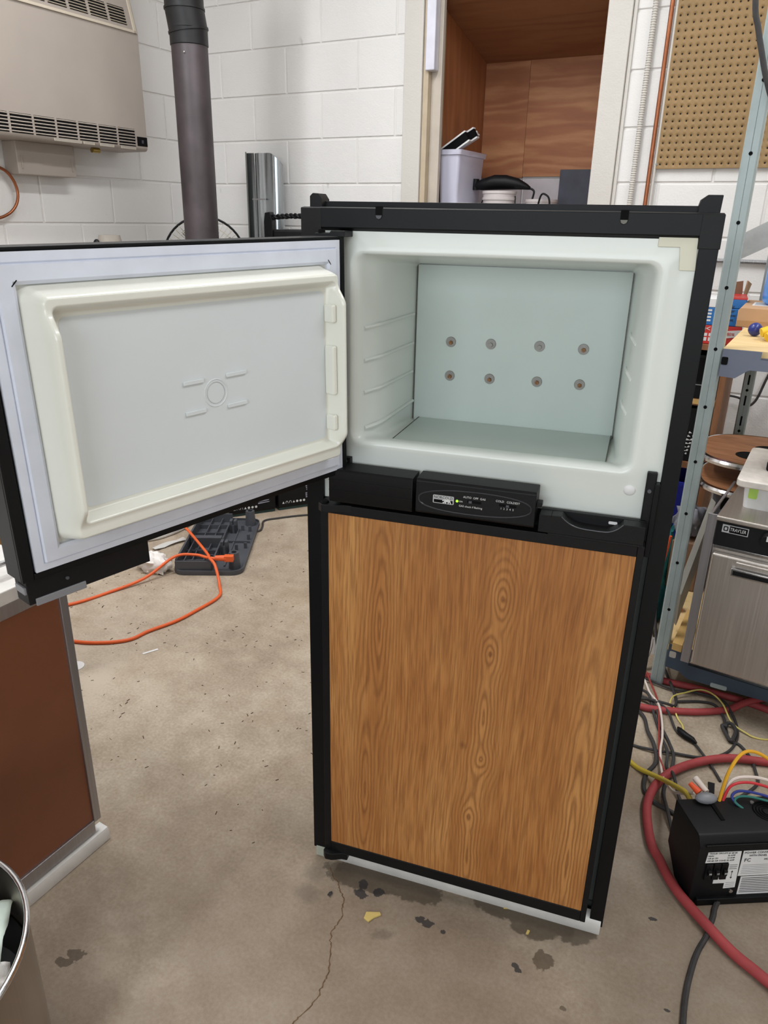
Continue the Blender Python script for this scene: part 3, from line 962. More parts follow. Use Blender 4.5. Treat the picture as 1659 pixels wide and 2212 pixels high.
# right-hand latch slide
s_ = MB().box(0.5735, 0.5885, -0.004, 0.007, 0.838, 0.968)
fpart(s_, 'latch_slide', M_BLACK, bevel=0.0016)
fpart(MB().box(0.5865, 0.5945, -0.010, 0.007, 0.830, 0.952), 'latch_slide_rail', M_BLACKM, bevel=0.001)
fpart(MB().cyl((0.580, -0.004, 0.939), (0.580, -0.0075, 0.939), 0.003, n=10), 'slide_screw', M_DGREYP)

# lower door
ld = MB()
ld.box(0.039, 0.053, -0.030, 0.004, 0.055, 0.855)
ld.box(0.575, 0.5855, -0.030, 0.004, 0.055, 0.855)
ld.box(0.053, 0.575, -0.030, 0.004, 0.055, 0.081)
ld.box(0.053, 0.575, -0.030, 0.004, 0.8365, 0.855)
ld.box(0.053, 0.575, -0.020, 0.004, 0.081, 0.8365)
LD = fpart(ld, 'lower_door', M_BLACK, bevel=0.0012)
LD['label'] = 'closed oak faced refrigerator door in a black frame'
MB().box(0.0532, 0.5748, -0.0285, -0.020, 0.0812, 0.8363).build('oak_panel', M_OAK, LD)
h = MB().prism([(0.4200, 0.859), (0.5820, 0.859), (0.5820, 0.8895), (0.5495, 0.8895), (0.5400, 0.8800), (0.5280, 0.8745), (0.5150, 0.8735), (0.4900, 0.8740), (0.4740, 0.8770), (0.4630, 0.8830), (0.4550, 0.8895), (0.4200, 0.8885)], -0.0355, -0.010)
h.box(0.4200, 0.5820, -0.010, 0.000, 0.859, 0.8900)
h.box(0.4360, 0.5820, -0.0355, 0.000, 0.8555, 0.859)
MB_h = h.build('latch_handle', M_BLACK, LD, 0.0008)
MB().tube([(0.4550, -0.0355, 0.8895), (0.4630, -0.0358, 0.8830), (0.4740, -0.0358, 0.8770), (0.4900, -0.0358, 0.8740), (0.5150, -0.0358, 0.8735), (0.5280, -0.0358, 0.8745), (0.5400, -0.0358, 0.8800), (0.5495, -0.0355, 0.8895)], 0.0011, 8, 4).build('scoop_rim', pm('satin_black_rim', (44, 45, 50), 0.3), LD)  # lighter tube painting the highlight along the edge of the scoop
MB().prism(rrect(0.5265, 0.5400, 0.8785, 0.8830, 0.0015, 2), -0.0100, -0.0112).build('latch_insert', M_WHITE, LD)
MB().box(0.4385, 0.4395, -0.0358, -0.010, 0.8868, 0.8892).build('handle_groove', M_BLACKD, LD)
MB().prism([(0.037, -0.034), (0.046, -0.042), (0.060, -0.040), (0.082, -0.0315), (0.098, -0.030), (0.098, -0.004), (0.039, -0.004)], 0.8415, 0.8560, 'xy').build('hinge_cap', M_BLACK, LD, 0.0012)
MB().cyl((0.048, -0.030, 0.856), (0.048, -0.030, 0.8595), 0.0075, 0.006, 16).build('hinge_knob', M_BLACKD, LD)
MB().prism([(0.037, -0.034), (0.044, -0.042), (0.058, -0.041), (0.078, -0.0315), (0.090, -0.030), (0.090, -0.004), (0.039, -0.004)], 0.040, 0.057, 'xy').build('hinge_cap', M_BLACK, LD, 0.0012)

# freezer door, swung open about 112 degrees and sagging one degree
PH, TI = 1.9621, 0.0166
s0 = Vector((cos(PH), -sin(PH), 0))
Sx = s0 * cos(TI) + Vector((0, 0, -sin(TI)))
Tz = s0 * sin(TI) + Vector((0, 0, cos(TI)))
My = Tz.cross(Sx)
FD = MB()
FD.box(-0.012, 0.553, -0.042, -0.003, -0.187, 0.1965)
FD.box(-0.012, -0.003, -0.003, 0.002, -0.187, 0.1965)
FD.box(0.5385, 0.553, -0.003, 0.0015, -0.187, 0.1965)
FD.box(-0.003, 0.5385, -0.003, 0.0015, 0.1925, 0.1965)
FD.box(-0.003, 0.5385, -0.003, 0.0015, -0.187, -0.1785)
FDo = FD.build('freezer_door', M_BLACKM, FR, 0.0012)
FDo.matrix_local = Matrix.Translation((0.0764, -0.0292, 1.1)) @ Matrix((Sx, My, Tz)).transposed().to_4x4()
FDo['label'] = 'open freezer door showing its white inner liner and gasket'
MB().box(0.005, 0.540, -0.044, -0.042, -0.175, 0.185).build('oak_panel', M_OAK, FDo)


def rect_loop(x0, x1, z0, z1, y):
    return [(x0, y, z0), (x1, y, z0), (x1, y, z1), (x0, y, z1)]


O_, I_ = (0.0, 0.5355, -0.1775, 0.1915), (0.031, 0.5035, -0.1490, 0.1575)


def lerp(t):
    return tuple(a + (c - a) * t for a, c in zip(O_, I_))


gl = []
for t, y in ((0, -0.003), (0, 0.003), (0.30, 0.0045), (0.36, 0.0030), (0.40, 0.0080), (0.88, 0.0088), (1.0, 0.0060), (1.0, -0.002)):
    q = lerp(t)
    gl.append(rect_loop(q[0], q[1], q[2], q[3], y))
MB().loops(gl).build('gasket', M_GASKET, FDo, sharp=15)
for (sx_, tx_, a) in ((0.5055, 0.1595, 0.8), (0.028, 0.1605, -0.9)):
    mm_ = Matrix.Translation((sx_, 0.0084, tx_)) @ Matrix.Rotation(a, 4, 'Y')
    MB().box(-0.0045, 0.0045, 0, 0.0006, -0.0006, 0.0006, mm_).build('gasket_split', M_BLACKD, FDo)


def sdr(x, z, x0, x1, z0, z1, r):
    cx, cz = (x0 + x1) / 2, (z0 + z1) / 2
    dx, dz = abs(x - cx) - (x1 - x0) / 2 + r, abs(z - cz) - (z1 - z0) / 2 + r
    return sqrt(max(dx, 0) ** 2 + max(dz, 0) ** 2) + min(max(dx, dz), 0) - r


def sstep(a, b_, x):
    t = min(1, max(0, (x - a) / (b_ - a)))
    return t * t * (3 - 2 * t)


def hgt(s, t):
    side = 1 - sstep(0.098, 0.130, abs(t - 0.004))
    hc = 0.040 + 0.016 * side
    a = sstep(0.0, 0.015, -sdr(s, t, 0.0285, 0.5055, -0.1500, 0.1585, 0.020))
    b2 = sstep(0.0, 0.011, -sdr(s, t, 0.046, 0.4865, -0.1190, 0.1370, 0.010))
    rec = 0.0255
    return 0.001 + hc * a * (1 - b2) + rec * b2 * a


def lines(a, b_, dense, step_f, step_c):
    xs = []
    x = a
    while x < b_:
        xs.append(x)
        near = any(lo <= x <= hi for lo, hi in dense)
        x += step_f if near else step_c
    xs.append(b_)
    return xs


ss = lines(0.0285, 0.5055, ((0.02, 0.070), (0.46, 0.52)), 0.0011, 0.010)
ts = lines(-0.150, 0.1585, ((-0.16, -0.095), (0.095, 0.17)), 0.0011, 0.006)
MB().grid(lambda s, t: (s, hgt(s, t), t), 0, 0, ss, ts).build('door_liner', M_DLINER, FDo, sharp=None)
MB().prism(rrect(0.0605, 0.4725, -0.1045, 0.1225, 0.008, 4), 0.0262, 0.0268).build('recess_panel', M_DREC, FDo, sharp=30)
for t0, t1 in ((0.076, 0.103), (-0.034, 0.042), (-0.091, -0.066)):
    MB().box(0.0515, 0.0605, 0.026, 0.0455, t0, t1).build('shelf_clip', M_DLINER, FDo, 0.003, 3)
ring = [(0.2685 + 0.0185 * cos(2 * pi * i / 40), 0.0268, 0.0035 + 0.0185 * sin(2 * pi * i / 40)) for i in range(40)]
MB().tube(ring, 0.0008, 6, 0, True).build('emblem_ring', M_DREC, FDo)
ring = [(0.2685 + 0.0145 * cos(2 * pi * i / 40), 0.0268, 0.0035 + 0.0145 * sin(2 * pi * i / 40)) for i in range(40)]
MB().tube(ring, 0.0005, 6, 0, True).build('emblem_ring', pm('soft_grey', (176, 178, 180), 0.5), FDo)
for s0_, s1_, tc in ((0.287, 0.3195, 0.0235), (0.2155, 0.2500, 0.0245), (0.287, 0.3195, -0.0170), (0.2170, 0.2505, -0.0180)):
    MB().prism(rrect(s0_, s1_, tc - 0.0028, tc + 0.0028, 0.0012, 2), 0.0268, 0.0292).build('emblem_bar', M_DREC, FDo, 0.0008)
lb = MB().box(0.3785, 0.5480, -0.036, -0.004, -0.2205, -0.187)
lbo = lb.build('latch_bracket', M_BLACK, FDo, 0.001)
MB().box(0.4740, 0.5400, -0.0055, -0.0020, -0.2235, -0.2135).build('latch_slider', M_GREYP, FDo, 0.001)
MB().box(0.5360, 0.5510, -0.030, -0.006, -0.2060, -0.1960).build('latch_tongue', M_GREYP, FDo, 0.001)
MB().cyl((0.497, -0.0045, -0.2005), (0.497, -0.0020, -0.2005), 0.0022, n=12).build('bracket_screw', M_DGREYP, FDo)

# ------------------------------------------------------------------ wall heater and flue
HT = empty('wall_heater', (XL + 0.002, 2.33, 1.6), 0, 'beige wall mounted gas heater with louvred vents', 'heater')
hx, hy, hz = XL + 0.002, 2.33, 1.6


def H(mb, name, mat, parent=HT, **kw):
    mb.v = [p - Vector((hx, hy, hz)) for p in mb.v]
    return mb.build(name, mat, parent, **kw)


XF = -2.872
prof = [(hx, 1.595), (XF - 0.01, 1.595), (XF, 1.605), (XF, 2.072), (XF - 0.03, 2.20), (XF - 0.05, 2.42), (hx, 2.42)]
H(MB().prism(prof, 1.70, 2.888, 'xz').__class__().loops([[(x, 1.70, z) for x, z in prof], [(x, 2.888, z) for x, z in prof]], True, True), 'casing', M_HEATER, bevel=0.012, seg=3)
# raised border of the upper grille
sl = lambda z: XF - 0.03 * (z - 2.072) / 0.128
bo = MB()
for y0, y1, z0, z1 in ((1.75, 2.872, 2.072, 2.084), (2.860, 2.876, 2.072, 2.34)):
    bo.add([(sl(z0) + 0.006, y0, z0), (sl(z0) + 0.006, y1, z0), (sl(z1) + 0.006, y1, z1), (sl(z1) + 0.006, y0, z1),
            (sl(z0) - 0.01, y0, z0), (sl(z0) - 0.01, y1, z0), (sl(z1) - 0.01, y1, z1), (sl(z1) - 0.01, y0, z1)],
           [(0, 1, 2, 3), (4, 7, 6, 5), (0, 4, 5, 1), (2, 6, 7, 3), (1, 5, 6, 2), (0, 3, 7, 4)])
H(bo, 'grille_border', M_HEATERL, bevel=0.002)
for i in range(7):
    y0 = 2.712 - i * 0.1095
    y1 = y0 + 0.098
    vb = H(MB().box(XF - 0.002, XF + 0.0006, y0, y1, 1.612, 1.684), 'vent_opening', M_BLACKD)
    sb = MB()
    for j in range(6):
        z = 1.6155 + j * 0.0123
        sb.add([(XF + 0.0006, y0, z), (XF + 0.0006, y1, z), (XF + 0.0040, y1, z + 0.0018), (XF + 0.0040, y0, z + 0.0018), (XF + 0.0006, y0, z + 0.0052), (XF + 0.0006, y1, z + 0.0052)],
               [(0, 1, 2, 3), (3, 2, 5, 4), (0, 3, 4), (1, 5, 2), (0, 4, 5, 1)])
    H(sb, 'louvre', M_HEATER, vb)
for i in range(7):
    y0 = 2.738 - i * 0.107
    y1 = y0 + 0.092

    def q(y, z, o):
        return (sl(z) + o, y, z)
    vb = H(MB().add([q(y0, 2.098, .0008), q(y1, 2.098, .0008), q(y1, 2.165, .0008), q(y0, 2.165, .0008)], [(0, 1, 2, 3)]), 'vent_opening', M_BLACKD)
    sb = MB()
    for j in range(6):
        z = 2.101 + j * 0.0112
        sb.add([q(y0, z, .001), q(y1, z, .001), q(y1, z + .0018, .0045), q(y0, z + .0018, .0045), q(y0, z + .0046, .001), q(y1, z + .0046, .001)],
               [(0, 1, 2, 3), (3, 2, 5, 4), (0, 3, 4), (1, 5, 2), (0, 4, 5, 1)])
    H(sb, 'louvre', M_HEATERL, vb)
bd = H(MB().box(XF - 0.001, XF + 0.002, 2.822, 2.884, 1.616, 1.655), 'badge', M_BLACKD, bevel=0.001)
H(MB().box(XF + 0.002, XF + 0.0026, 2.848, 2.860, 1.628, 1.642), 'badge_mark', M_SLATE, bd)
for y0, y1 in ((2.36, 2.50), (2.51, 2.57), (2.60, 2.68), (2.72, 2.81)):
    lb_ = H(MB().box(XF - 0.001, XF + 0.0005, y0, y1, 1.599, 1.609), 'notice', M_HEATERL)
    for z in (1.6013, 1.6040, 1.6066):
        H(MB().box(XF + 0.0004, XF + 0.0008, y0 + .004, y1 - .004, z, z + .0009), 'print_line', M_GREYP, lb_)
cv = H(MB().box(XL + 0.003, -2.985, 2.255, 2.548, 1.467, 1.596), 'access_cover', M_HEATER, bevel=0.004)
for y in (2.275, 2.530):
    H(MB().box(-2.986, -2.981, y - .003, y + .003, 1.49, 1.54), 'cover_rib', M_HEATER, cv, bevel=0.001)
H(MB().cyl((-2.95, 2.62, 1.585), (-2.95, 2.66, 1.585), 0.011, n=12).cyl((-2.95, 2.64, 1.600), (-2.95, 2.64, 1.575), 0.007, n=10), 'gas_fitting', M_BRASS)

tag(MB().tube([(XL + 0.03, 2.02, 1.56), (XL + 0.035, 2.14, 1.51), (XL + 0.035, 2.235, 1.475), (XL + 0.035, 2.272, 1.41), (XL + 0.035, 2.255, 1.345), (XL + 0.03, 2.19, 1.30), (XL + 0.02, 2.05, 1.275), (XL + 0.008, 1.95, 1.27)], 0.0062, 10, 6).build('copper_gas_line', M_COPPER), 'bent copper tube looping under the beige heater', 'pipe')

PX, PY, PR = -2.395, 2.685, 0.073
FP = empty('stove_pipe', (PX, PY, 0), 0, 'dark stove pipe rising in the corner beside the heater', 'pipe')
mb = MB().lathe([(0.001, 0.0), (PR, 0.0), (PR, 1.966), (PR - 0.002, 1.970)], n=36)
mb.build('straight_section', M_PIPE, FP, sharp=50)
MB().cyl((0, 0, 0), (0, 0, 0.06), PR + 0.03, PR + 0.004, 36).build('floor_collar', M_PIPEK, FP)
# gored elbow leaning up and to the left
L = []
cen = Vector((0, 0, 1.955))
axis = Vector((0, 0, 1))
side = Vector((0.30, 0.35, 0)).normalized()
pts = [(cen, 0.0, PR + 0.001), (cen + Vector((0, 0, 0.055)), 0.0, PR + 0.004)]
p = cen + Vector((0, 0, 0.055))
segs = []
ang = 0.0
for (a2, ln) in ((0.14, 0.075), (0.0, 0.08), (-0.10, 0.085), (-0.10, 0.30)):
    d = Vector((0, 0, 1)) * cos(a2) + side * -sin(a2)
    q_ = p + d * ln
    segs.append((p, q_))
    p = q_
MB().lathe([(PR - 0.001, 1.955), (PR + 0.003, 1.958), (PR + 0.003, 2.012), (PR + 0.0055, 2.016), (PR + 0.0055, 2.022)], n=36).build('elbow_sleeve', M_PIPEK, FP, sharp=25)
for p0, p1 in segs:
    mb = MB()
    dv = (p1 - p0).normalized()
    mb.cyl(p0 - dv * 0.006, p1 + dv * 0.006, PR + 0.004, n=36)
    mb.cyl(p0 - dv * 0.004, p0 + dv * 0.004, PR + 0.0075, n=36)
    mb.build('elbow_gore', M_PIPEK, FP, sharp=25)
MB().ball((0.030, -0.0665, 1.925), 0.0045, nu=10, nv=6).build('pipe_screw', M_CHROME, FP)

# ------------------------------------------------------------------ things along the back wall
FN = empty('pedestal_fan', (-2.68, 3.02, 0), radians(40), 'round pedestal fan with a wire guard behind the dark stove pipe', 'fan')
FZ = 1.115
mb = MB()
for k in range(48):
    a = 2 * pi * k / 48
    pth = []
    for r, y in ((0.05, -0.055), (0.11, -0.05), (0.165, -0.032), (0.198, 0.0)):
        pth.append((r * cos(a), y, FZ + r * sin(a)))
    mb.tube(pth, 0.0013, 5, 3)
    mb.tube([(0.198 * cos(a), 0, FZ + 0.198 * sin(a)), (0.15 * cos(a), 0.05, FZ + 0.15 * sin(a)), (0.06 * cos(a), 0.075, FZ + 0.06 * sin(a))], 0.0013, 5, 3)
for r, y in ((0.12, -0.048), (0.16, -0.035)):
    mb.tube([(r * cos(2 * pi * i / 40), y, FZ + r * sin(2 * pi * i / 40)) for i in range(40)], 0.0016, 6, 0, True)
g = mb.build('wire_guard', M_FANW, FN)
g['kind'] = 'stuff'
MB().tube([(0.2 * cos(2 * pi * i / 48), 0, FZ + 0.2 * sin(2 * pi * i / 48)) for i in range(48)], 0.0055, 8, 0, True).build('rim', M_BLACK, FN)
MB().cyl((0, -0.06, FZ), (0, -0.05, FZ), 0.052, n=24).build('guard_badge', M_BLACK, FN)
MB().cyl((0, 0.03, FZ), (0, 0.17, FZ), 0.065, 0.05, 24).build('motor_housing', M_BLACK, FN)
for k in range(4):
    a = k * pi / 2 + 0.3
    bl = MB()
    bl.add([(0.03 * cos(a - .4), -0.02, FZ + 0.03 * sin(a - .4)), (0.165 * cos(a - .42), -0.015, FZ + 0.165 * sin(a - .42)), (0.18 * cos(a), 0.0, FZ + 0.18 * sin(a)), (0.165 * cos(a + .42), 0.012, FZ + 0.165 * sin(a + .42)), (0.03 * cos(a + .4), 0.006, FZ + 0.03 * sin(a + .4)),
            (0.03 * cos(a - .4), -0.017, FZ + 0.03 * sin(a - .4)), (0.165 * cos(a - .42), -0.012, FZ + 0.165 * sin(a - .42)), (0.18 * cos(a), 0.003, FZ + 0.18 * sin(a)), (0.165 * cos(a + .42), 0.015, FZ + 0.165 * sin(a + .42)), (0.03 * cos(a + .4), 0.009, FZ + 0.03 * sin(a + .4))],
           [(0, 1, 2, 3, 4), (9, 8, 7, 6, 5), (0, 5, 6, 1), (1, 6, 7, 2), (2, 7, 8, 3), (3, 8, 9, 4), (4, 9, 5, 0)])
    bl.build('blade', pm('smoke_fan_blade', (120, 116, 110), 0.3), FN)
MB().cyl((0, 0.11, 0.03), (0, 0.11, FZ - 0.04), 0.014, n=16).build('pole', M_BLACK, FN)
MB().cyl((0, 0.11, 0.0), (0, 0.11, 0.03), 0.19, 0.17, 32).build('base', M_BLACK, FN)

# leaning galvanised strips
g1 = empty('galvanised_strip', (-2.625, 3.36, 0), 0, 'narrow dark edged galvanised strip leaning on the back wall', 'metal strip')
MB().prism([(-0.040, -0.010), (-0.022, -0.030), (-0.018, -0.026), (-0.034, -0.006)], 0.0, 1.624, 'xy').build('bent_flange', pm('dull_dark_zinc', (112, 112, 108), 0.4, 0.8), g1)
MB().box(-0.034, 0.012, -0.006, -0.003, 0.0, 1.620).build('web', M_GALV, g1)
g2 = empty('galvanised_duct_blank', (-2.545, 3.37, 0), 0, 'shiny galvanised duct sheet with rounded top corner leaning on the back wall', 'metal sheet')
n_ = 14
L = []
mb = MB()
cs = []
for i in range(n_ + 1):
    t = i / n_
    x = -0.075 + 0.175 * t
    y = -0.035 * sin(pi * t) - 0.012 * sin(3 * pi * t)
    z1 = 1.618 if t < 0.62 else 1.618 - 0.055 * ((t - 0.62) / 0.38) ** 2.2
    cs.append((x, y, z1))
mb.loops([[(x, y, 0) for x, y, z in cs] + [(x, y + 0.003, 0) for x, y, z in reversed(cs)], [(x, y, z) for x, y, z in cs] + [(x, y + 0.003, z) for x, y, z in reversed(cs)]], True, True)
mb.build('sheet', M_GALV, g2, sharp=50)
MB().box(-0.074, 0.010, -0.034, -0.030, 1.40, 1.406).build('fold_line', M_ALU, g2)

# black tool chest with rope handle
tc = empty('tool_cart', (-2.185, 3.16, 0), radians(8), 'tall black tool cart with a twisted rope handle on top', 'cart')
MB().box(-0.13, 0.16, -0.10, 0.14, 0.0, 1.265).build('cabinet', M_BLACK, tc, 0.01)
for x in (-0.125, 0.15):
    MB().prism([(x - 0.022, 1.20), (x + 0.022, 1.20), (x + 0.022, 1.31), (x + 0.010, 1.342), (x - 0.016, 1.338), (x - 0.022, 1.30)], -0.115, -0.075).build('handle_bracket', M_BLACKM, tc, 0.003)
mb = MB()
for ph in (0, pi):
    mb.tube([(-0.115 + 0.26 * i / 40, -0.095 + 0.006 * cos(ph + i * 0.9), 1.318 + 0.008 * sin(pi * i / 40) + 0.006 * sin(ph + i * 0.9)) for i in range(41)], 0.0075, 6, 1)
mb.build('rope_handle', M_BLACKM, tc)
for z in (0.35, 0.65, 0.95):
    MB().box(-0.12, 0.15, -0.104, -0.10, z, z + 0.006).build('drawer_gap', M_DGREYP, tc)

# grey bundle behind the open door
gb = empty('rolled_tarp', (-2.78, 2.50, 0), 0, 'grey rolled tarp standing below the copper tube', 'tarp')
mb = MB()
L = []
for j in range(15):
    z = 1.232 * j / 14
    k = 1.0 if j < 12 else (1.0, 0.86, 0.55)[j - 12]
    L.append([(0.075 * k * cos(2 * pi * i / 20) * (1 + 0.12 * sin(3 * 2 * pi * i / 20 + j * 0.5)), 0.085 * k * sin(2 * pi * i / 20) + (0.03 * (1 - k)), z) for i in range(20)])
mb.loops(L, True, True).build('roll', M_TARP, gb, sharp=60)
MB().ball((0.0, -0.062, 1.190), 0.018, 0.014, 0.026).build('strap_end', M_BLACK, gb)

# floor under the open door: two black cases
for k, (cx_, cy_) in enumerate(((-2.115, 2.600), (-1.975, 2.795))):
    bc = empty('battery_case', (cx_, cy_, 0), radians(54), ('black printed case lying nearer the grey plastic base' if k == 0 else 'black printed case lying nearer the refrigerator frame'), 'case', 'black cases on the floor')
    MB().box(-0.115, 0.115, 0.0, 0.17, 0.012, 0.15).build('shell', M_BLACK, bc, 0.012, 3)
    MB().box(-0.11, 0.11, 0.01, 0.16, 0.0, 0.012).build('base_edge', pm('dark_teal_edge', (40, 66, 66), 0.5), bc)
    for i, sh in enumerate('ANUAOOO'):
        x = -0.095 + i * 0.0175
        if sh in 'A':
            MB().prism([(x, 0.035), (x + 0.011, 0.035), (x + 0.0055, 0.046)], -0.0006, 0.0).build('pictogram', M_PRINT, bc)
        elif sh == 'O':
            MB().cyl((x + 0.005, -0.0006, 0.040), (x + 0.005, 0, 0.040), 0.0058, n=14).build('pictogram', M_PRINT, bc)
        else:
            MB().tube([(x, -0.0004, 0.035), (x + 0.002, -0.0004, 0.045), (x + 0.009, -0.0004, 0.045), (x + 0.011, -0.0004, 0.035)], 0.0009, 5, 2).build('pictogram', M_PRINT, bc)
    rr_ = random.Random(7 + k)
    for i in range(7):
        z = 0.052 + i * 0.0095
        w0 = 0.028 + rr_.uniform(-.006, .004)
        w1 = 0.085 + rr_.uniform(-0.012, 0.018)
        MB().add([(w0, -0.0006, z), (w1, -0.0006, z + 0.004), (w1 + 0.006, -0.0006, z + 0.008), (w0, -0.0006, z + 0.006)], [(0, 1, 2, 3)]).build('print_slash', pm('grey_print', (150, 152, 166), 0.6), bc)

# grey plastic base lying upside down
ua = Vector((0.24, 0.14, 0)).normalized()
ang = math.atan2(0.14, 0.24)
gp = empty('ribbed_tray', (-1.985, 1.925, 0), ang, 'dark grey ribbed plastic base lying upside down on the floor', 'plastic base')


def G(mb, name, parent=gp, mat=M_DGREYP, **kw):
    return mb.build(name, mat, parent, **kw)


out = rrect(0.0, 0.275, 0.0, 0.56, 0.045, 6)
G(MB().prism(out, 0.0, 0.010, 'xy'), 'plate', bevel=0.003)
inn = rrect(0.004, 0.271, 0.004, 0.556, 0.042, 6)
ol = [(a, c, 0.010) for a, c in out]
mb = MB()
n2 = len(out)
mb.loops([[(a, c, 0.009) for a, c in out], [(a, c, 0.020) for a, c in out], [(a, c, 0.020) for a, c in inn], [(a, c, 0.009) for a, c in inn]])
G(mb, 'rim')
for x0, x1, y0, y1, h_ in ((0.010, 0.150, 0.012, 0.020, 0.055), (0.010, 0.018, 0.02, 0.545, 0.06), (0.145, 0.151, 0.02, 0.25, 0.04), (0.02, 0.150, 0.245, 0.275, 0.055), (0.145, 0.151, 0.275, 0.50, 0.035), (0.02, 0.15, 0.53, 0.54, 0.05),
                           (0.02, 0.145, 0.130, 0.134, 0.03), (0.02, 0.145, 0.175, 0.179, 0.03), (0.06, 0.064, 0.02, 0.245, 0.03), (0.105, 0.109, 0.02, 0.245, 0.03), (0.02, 0.145, 0.36, 0.364, 0.03), (0.02, 0.145, 0.45, 0.454, 0.03),
                           (0.06, 0.064, 0.275, 0.53, 0.03), (0.105, 0.109, 0.275, 0.53, 0.03), (0.151, 0.262, 0.295, 0.300, 0.02), (0.190, 0.196, 0.06, 0.44, 0.016), (0.036, 0.040, 0.02, 0.245, 0.045), (0.02, 0.145, 0.068, 0.072, 0.035)):
    G(MB().box(x0, x1, y0, y1, 0.010, h_), 'rib')
for x, y in ((0.236, 0.055), (0.236, 0.505)):
    bs = G(MB().cyl((x, y, 0.009), (x, y, 0.078), 0.024, 0.0195, 24), 'boss')
    G(MB().cyl((x, y, 0.0775), (x, y, 0.0795), 0.010, n=18), 'boss_screw', bs, M_BLACK)
for x, y in ((0.160, 0.17), (0.160, 0.40)):
    G(MB().box(x, x + 0.012, y, y + 0.03, 0.01, 0.07).box(x + 0.018, x + 0.030, y, y + 0.03, 0.01, 0.07).box(x, x + 0.03, y, y + 0.03, 0.01, 0.05), 'clip_block', bevel=0.001)
for x, y in ((0.205, 0.43), (0.238, 0.42), (0.245, 0.33), (0.210, 0.22), (0.245, 0.24)):
    G(MB().prism([(x, y), (x + 0.012, y), (x + 0.012, y + 0.008), (x, y + 0.008)], 0.01, 0.035, 'xy'), 'clip_tab')


def cord(name, pts, r, mat, label, cat='cord', n=8, z=None):
    P = [(p[0], p[1], (p[2] if len(p) > 2 else (r if z is None else z))) for p in pts]
    return tag(MB().tube(P, r, n, 6).build(name, mat), label, cat)


# orange extension cord with its socket end
oc = empty('extension_cable', (-1.84, 2.05, 0), 0, 'orange extension cord looping over the grey plastic base', 'cord')
ox, oy = -1.84, 2.05


def oz(p, z):
    return (p[0] - ox, p[1] - oy, z)


MB().tube([oz((-2.40, 2.20), .006), oz((-2.30, 2.25), .07), oz((-2.16, 2.19), .075), oz((-2.00, 2.10), .07), oz((-1.89, 2.030), .072), oz((-1.86, 2.005), .074), oz((-1.815, 1.985), .06), oz((-1.758, 1.940), .006), oz((-1.705, 1.87), .006), oz((-1.705, 1.75), .006), oz((-1.714, 1.657), .006), oz((-1.745, 1.56), .006), oz((-1.759, 1.489), .006), oz((-1.82, 1.43), .006), oz((-1.915, 1.386), .006), oz((-2.10, 1.35), .006)], 0.0058, 10, 8).build('cable', M_ORANGE, oc)
MB().tube([oz((-2.25, 1.43), .006), oz((-2.129, 1.545), .006), oz((-2.075, 1.70), .006), oz((-2.03, 1.83), .02), oz((-1.99, 1.95), .07), oz((-1.93, 2.0), .073), oz((-1.88, 2.01), .07), oz((-1.845, 2.022), .068)], 0.0058, 10, 8).build('cable_return', M_ORANGE, oc)
d_ = Vector((0.86, 0.5, 0))
MB().cyl((-0.01, -0.025, 0.068), (0.03, -0.002, 0.068), 0.010, 0.013, 14).box(0.0, 0.036, -0.012, 0.012, -0.012, 0.012, Matrix.Translation((0.022, -0.006, 0.068)) @ Matrix.Rotation(0.52, 4, 'Z')).build('socket_end', M_ORANGE, oc, 0.002)

crumple('tissue', M_TISSUE, (-2.085, 1.925, 0), 0.085, 0.055, 0.055, 3.1, 'crumpled white tissue on the floor beside the orange cord', 'tissue')
tag(MB().grid(lambda u, v: (-2.22 + 0.035 * u + 0.03 * (v - .5), 2.06 + 0.15 * u - 0.012 * (v - .5), 0.005 + 0.006 * abs(sin(u * 4 + v * 2))), 24, 4).build('foil_strip', pm('white_foil', (206, 204, 200), 0.5)), 'twisted white strip of packing lying above the tissue', 'strip')
tag(MB().box(-0.025, 0.025, -0.004, 0.004, 0.0, 0.0015, Matrix.Translation((-1.652, 1.476, 0.0003)) @ Matrix.Rotation(1.13, 4, 'Z')).build('plastic_sliver', M_WHITE), 'thin clear white plastic sliver on bare concrete', 'debris')
tag(MB().cyl((-1.79, 1.295, 0), (-1.79, 1.295, 0.0025), 0.027, n=24).build('white_disc', M_WHITE), 'flat white disc lying behind the brown refrigerator', 'debris')
cord('white_cable', [(-2.45, 1.95), (-2.308, 2.118), (-2.276, 2.196), (-2.271, 2.29), (-2.30, 2.40, .008), (-2.38, 2.5)], 0.008, pm('grey_white_cable', (190, 186, 180), 0.5), 'thick pale grey cable on the floor under the open door', 'cable')
cord('pale_cable', [(-2.47, 1.98), (-2.335, 2.14), (-2.305, 2.21), (-2.30, 2.30), (-2.34, 2.40)], 0.007, pm('grey_white_cable', (190, 186, 180), 0.5), 'second pale cable beside the thicker grey one under the door', 'cable')
cord('black_cable', [(-1.80, 2.80), (-1.903, 2.715), (-1.985, 2.62), (-2.02, 2.56), (-1.985, 2.50), (-1.965, 2.455), (-1.99, 2.43), (-2.03, 2.48)], 0.0045, M_CORD, 'black cord curling around the far end of the grey base')
hk = tag(MB().tube([(-2.30, 2.43, .0), (-2.285, 2.425, .055), (-2.262, 2.405, .080), (-2.240, 2.385, .070), (-2.232, 2.375, .045), (-2.255, 2.370, .035)], 0.006, 8, 6).build('white_hook', M_WHITE), 'small white bent hook standing at the base corner', 'hook')
rr_ = random.Random(12)
mb = MB()
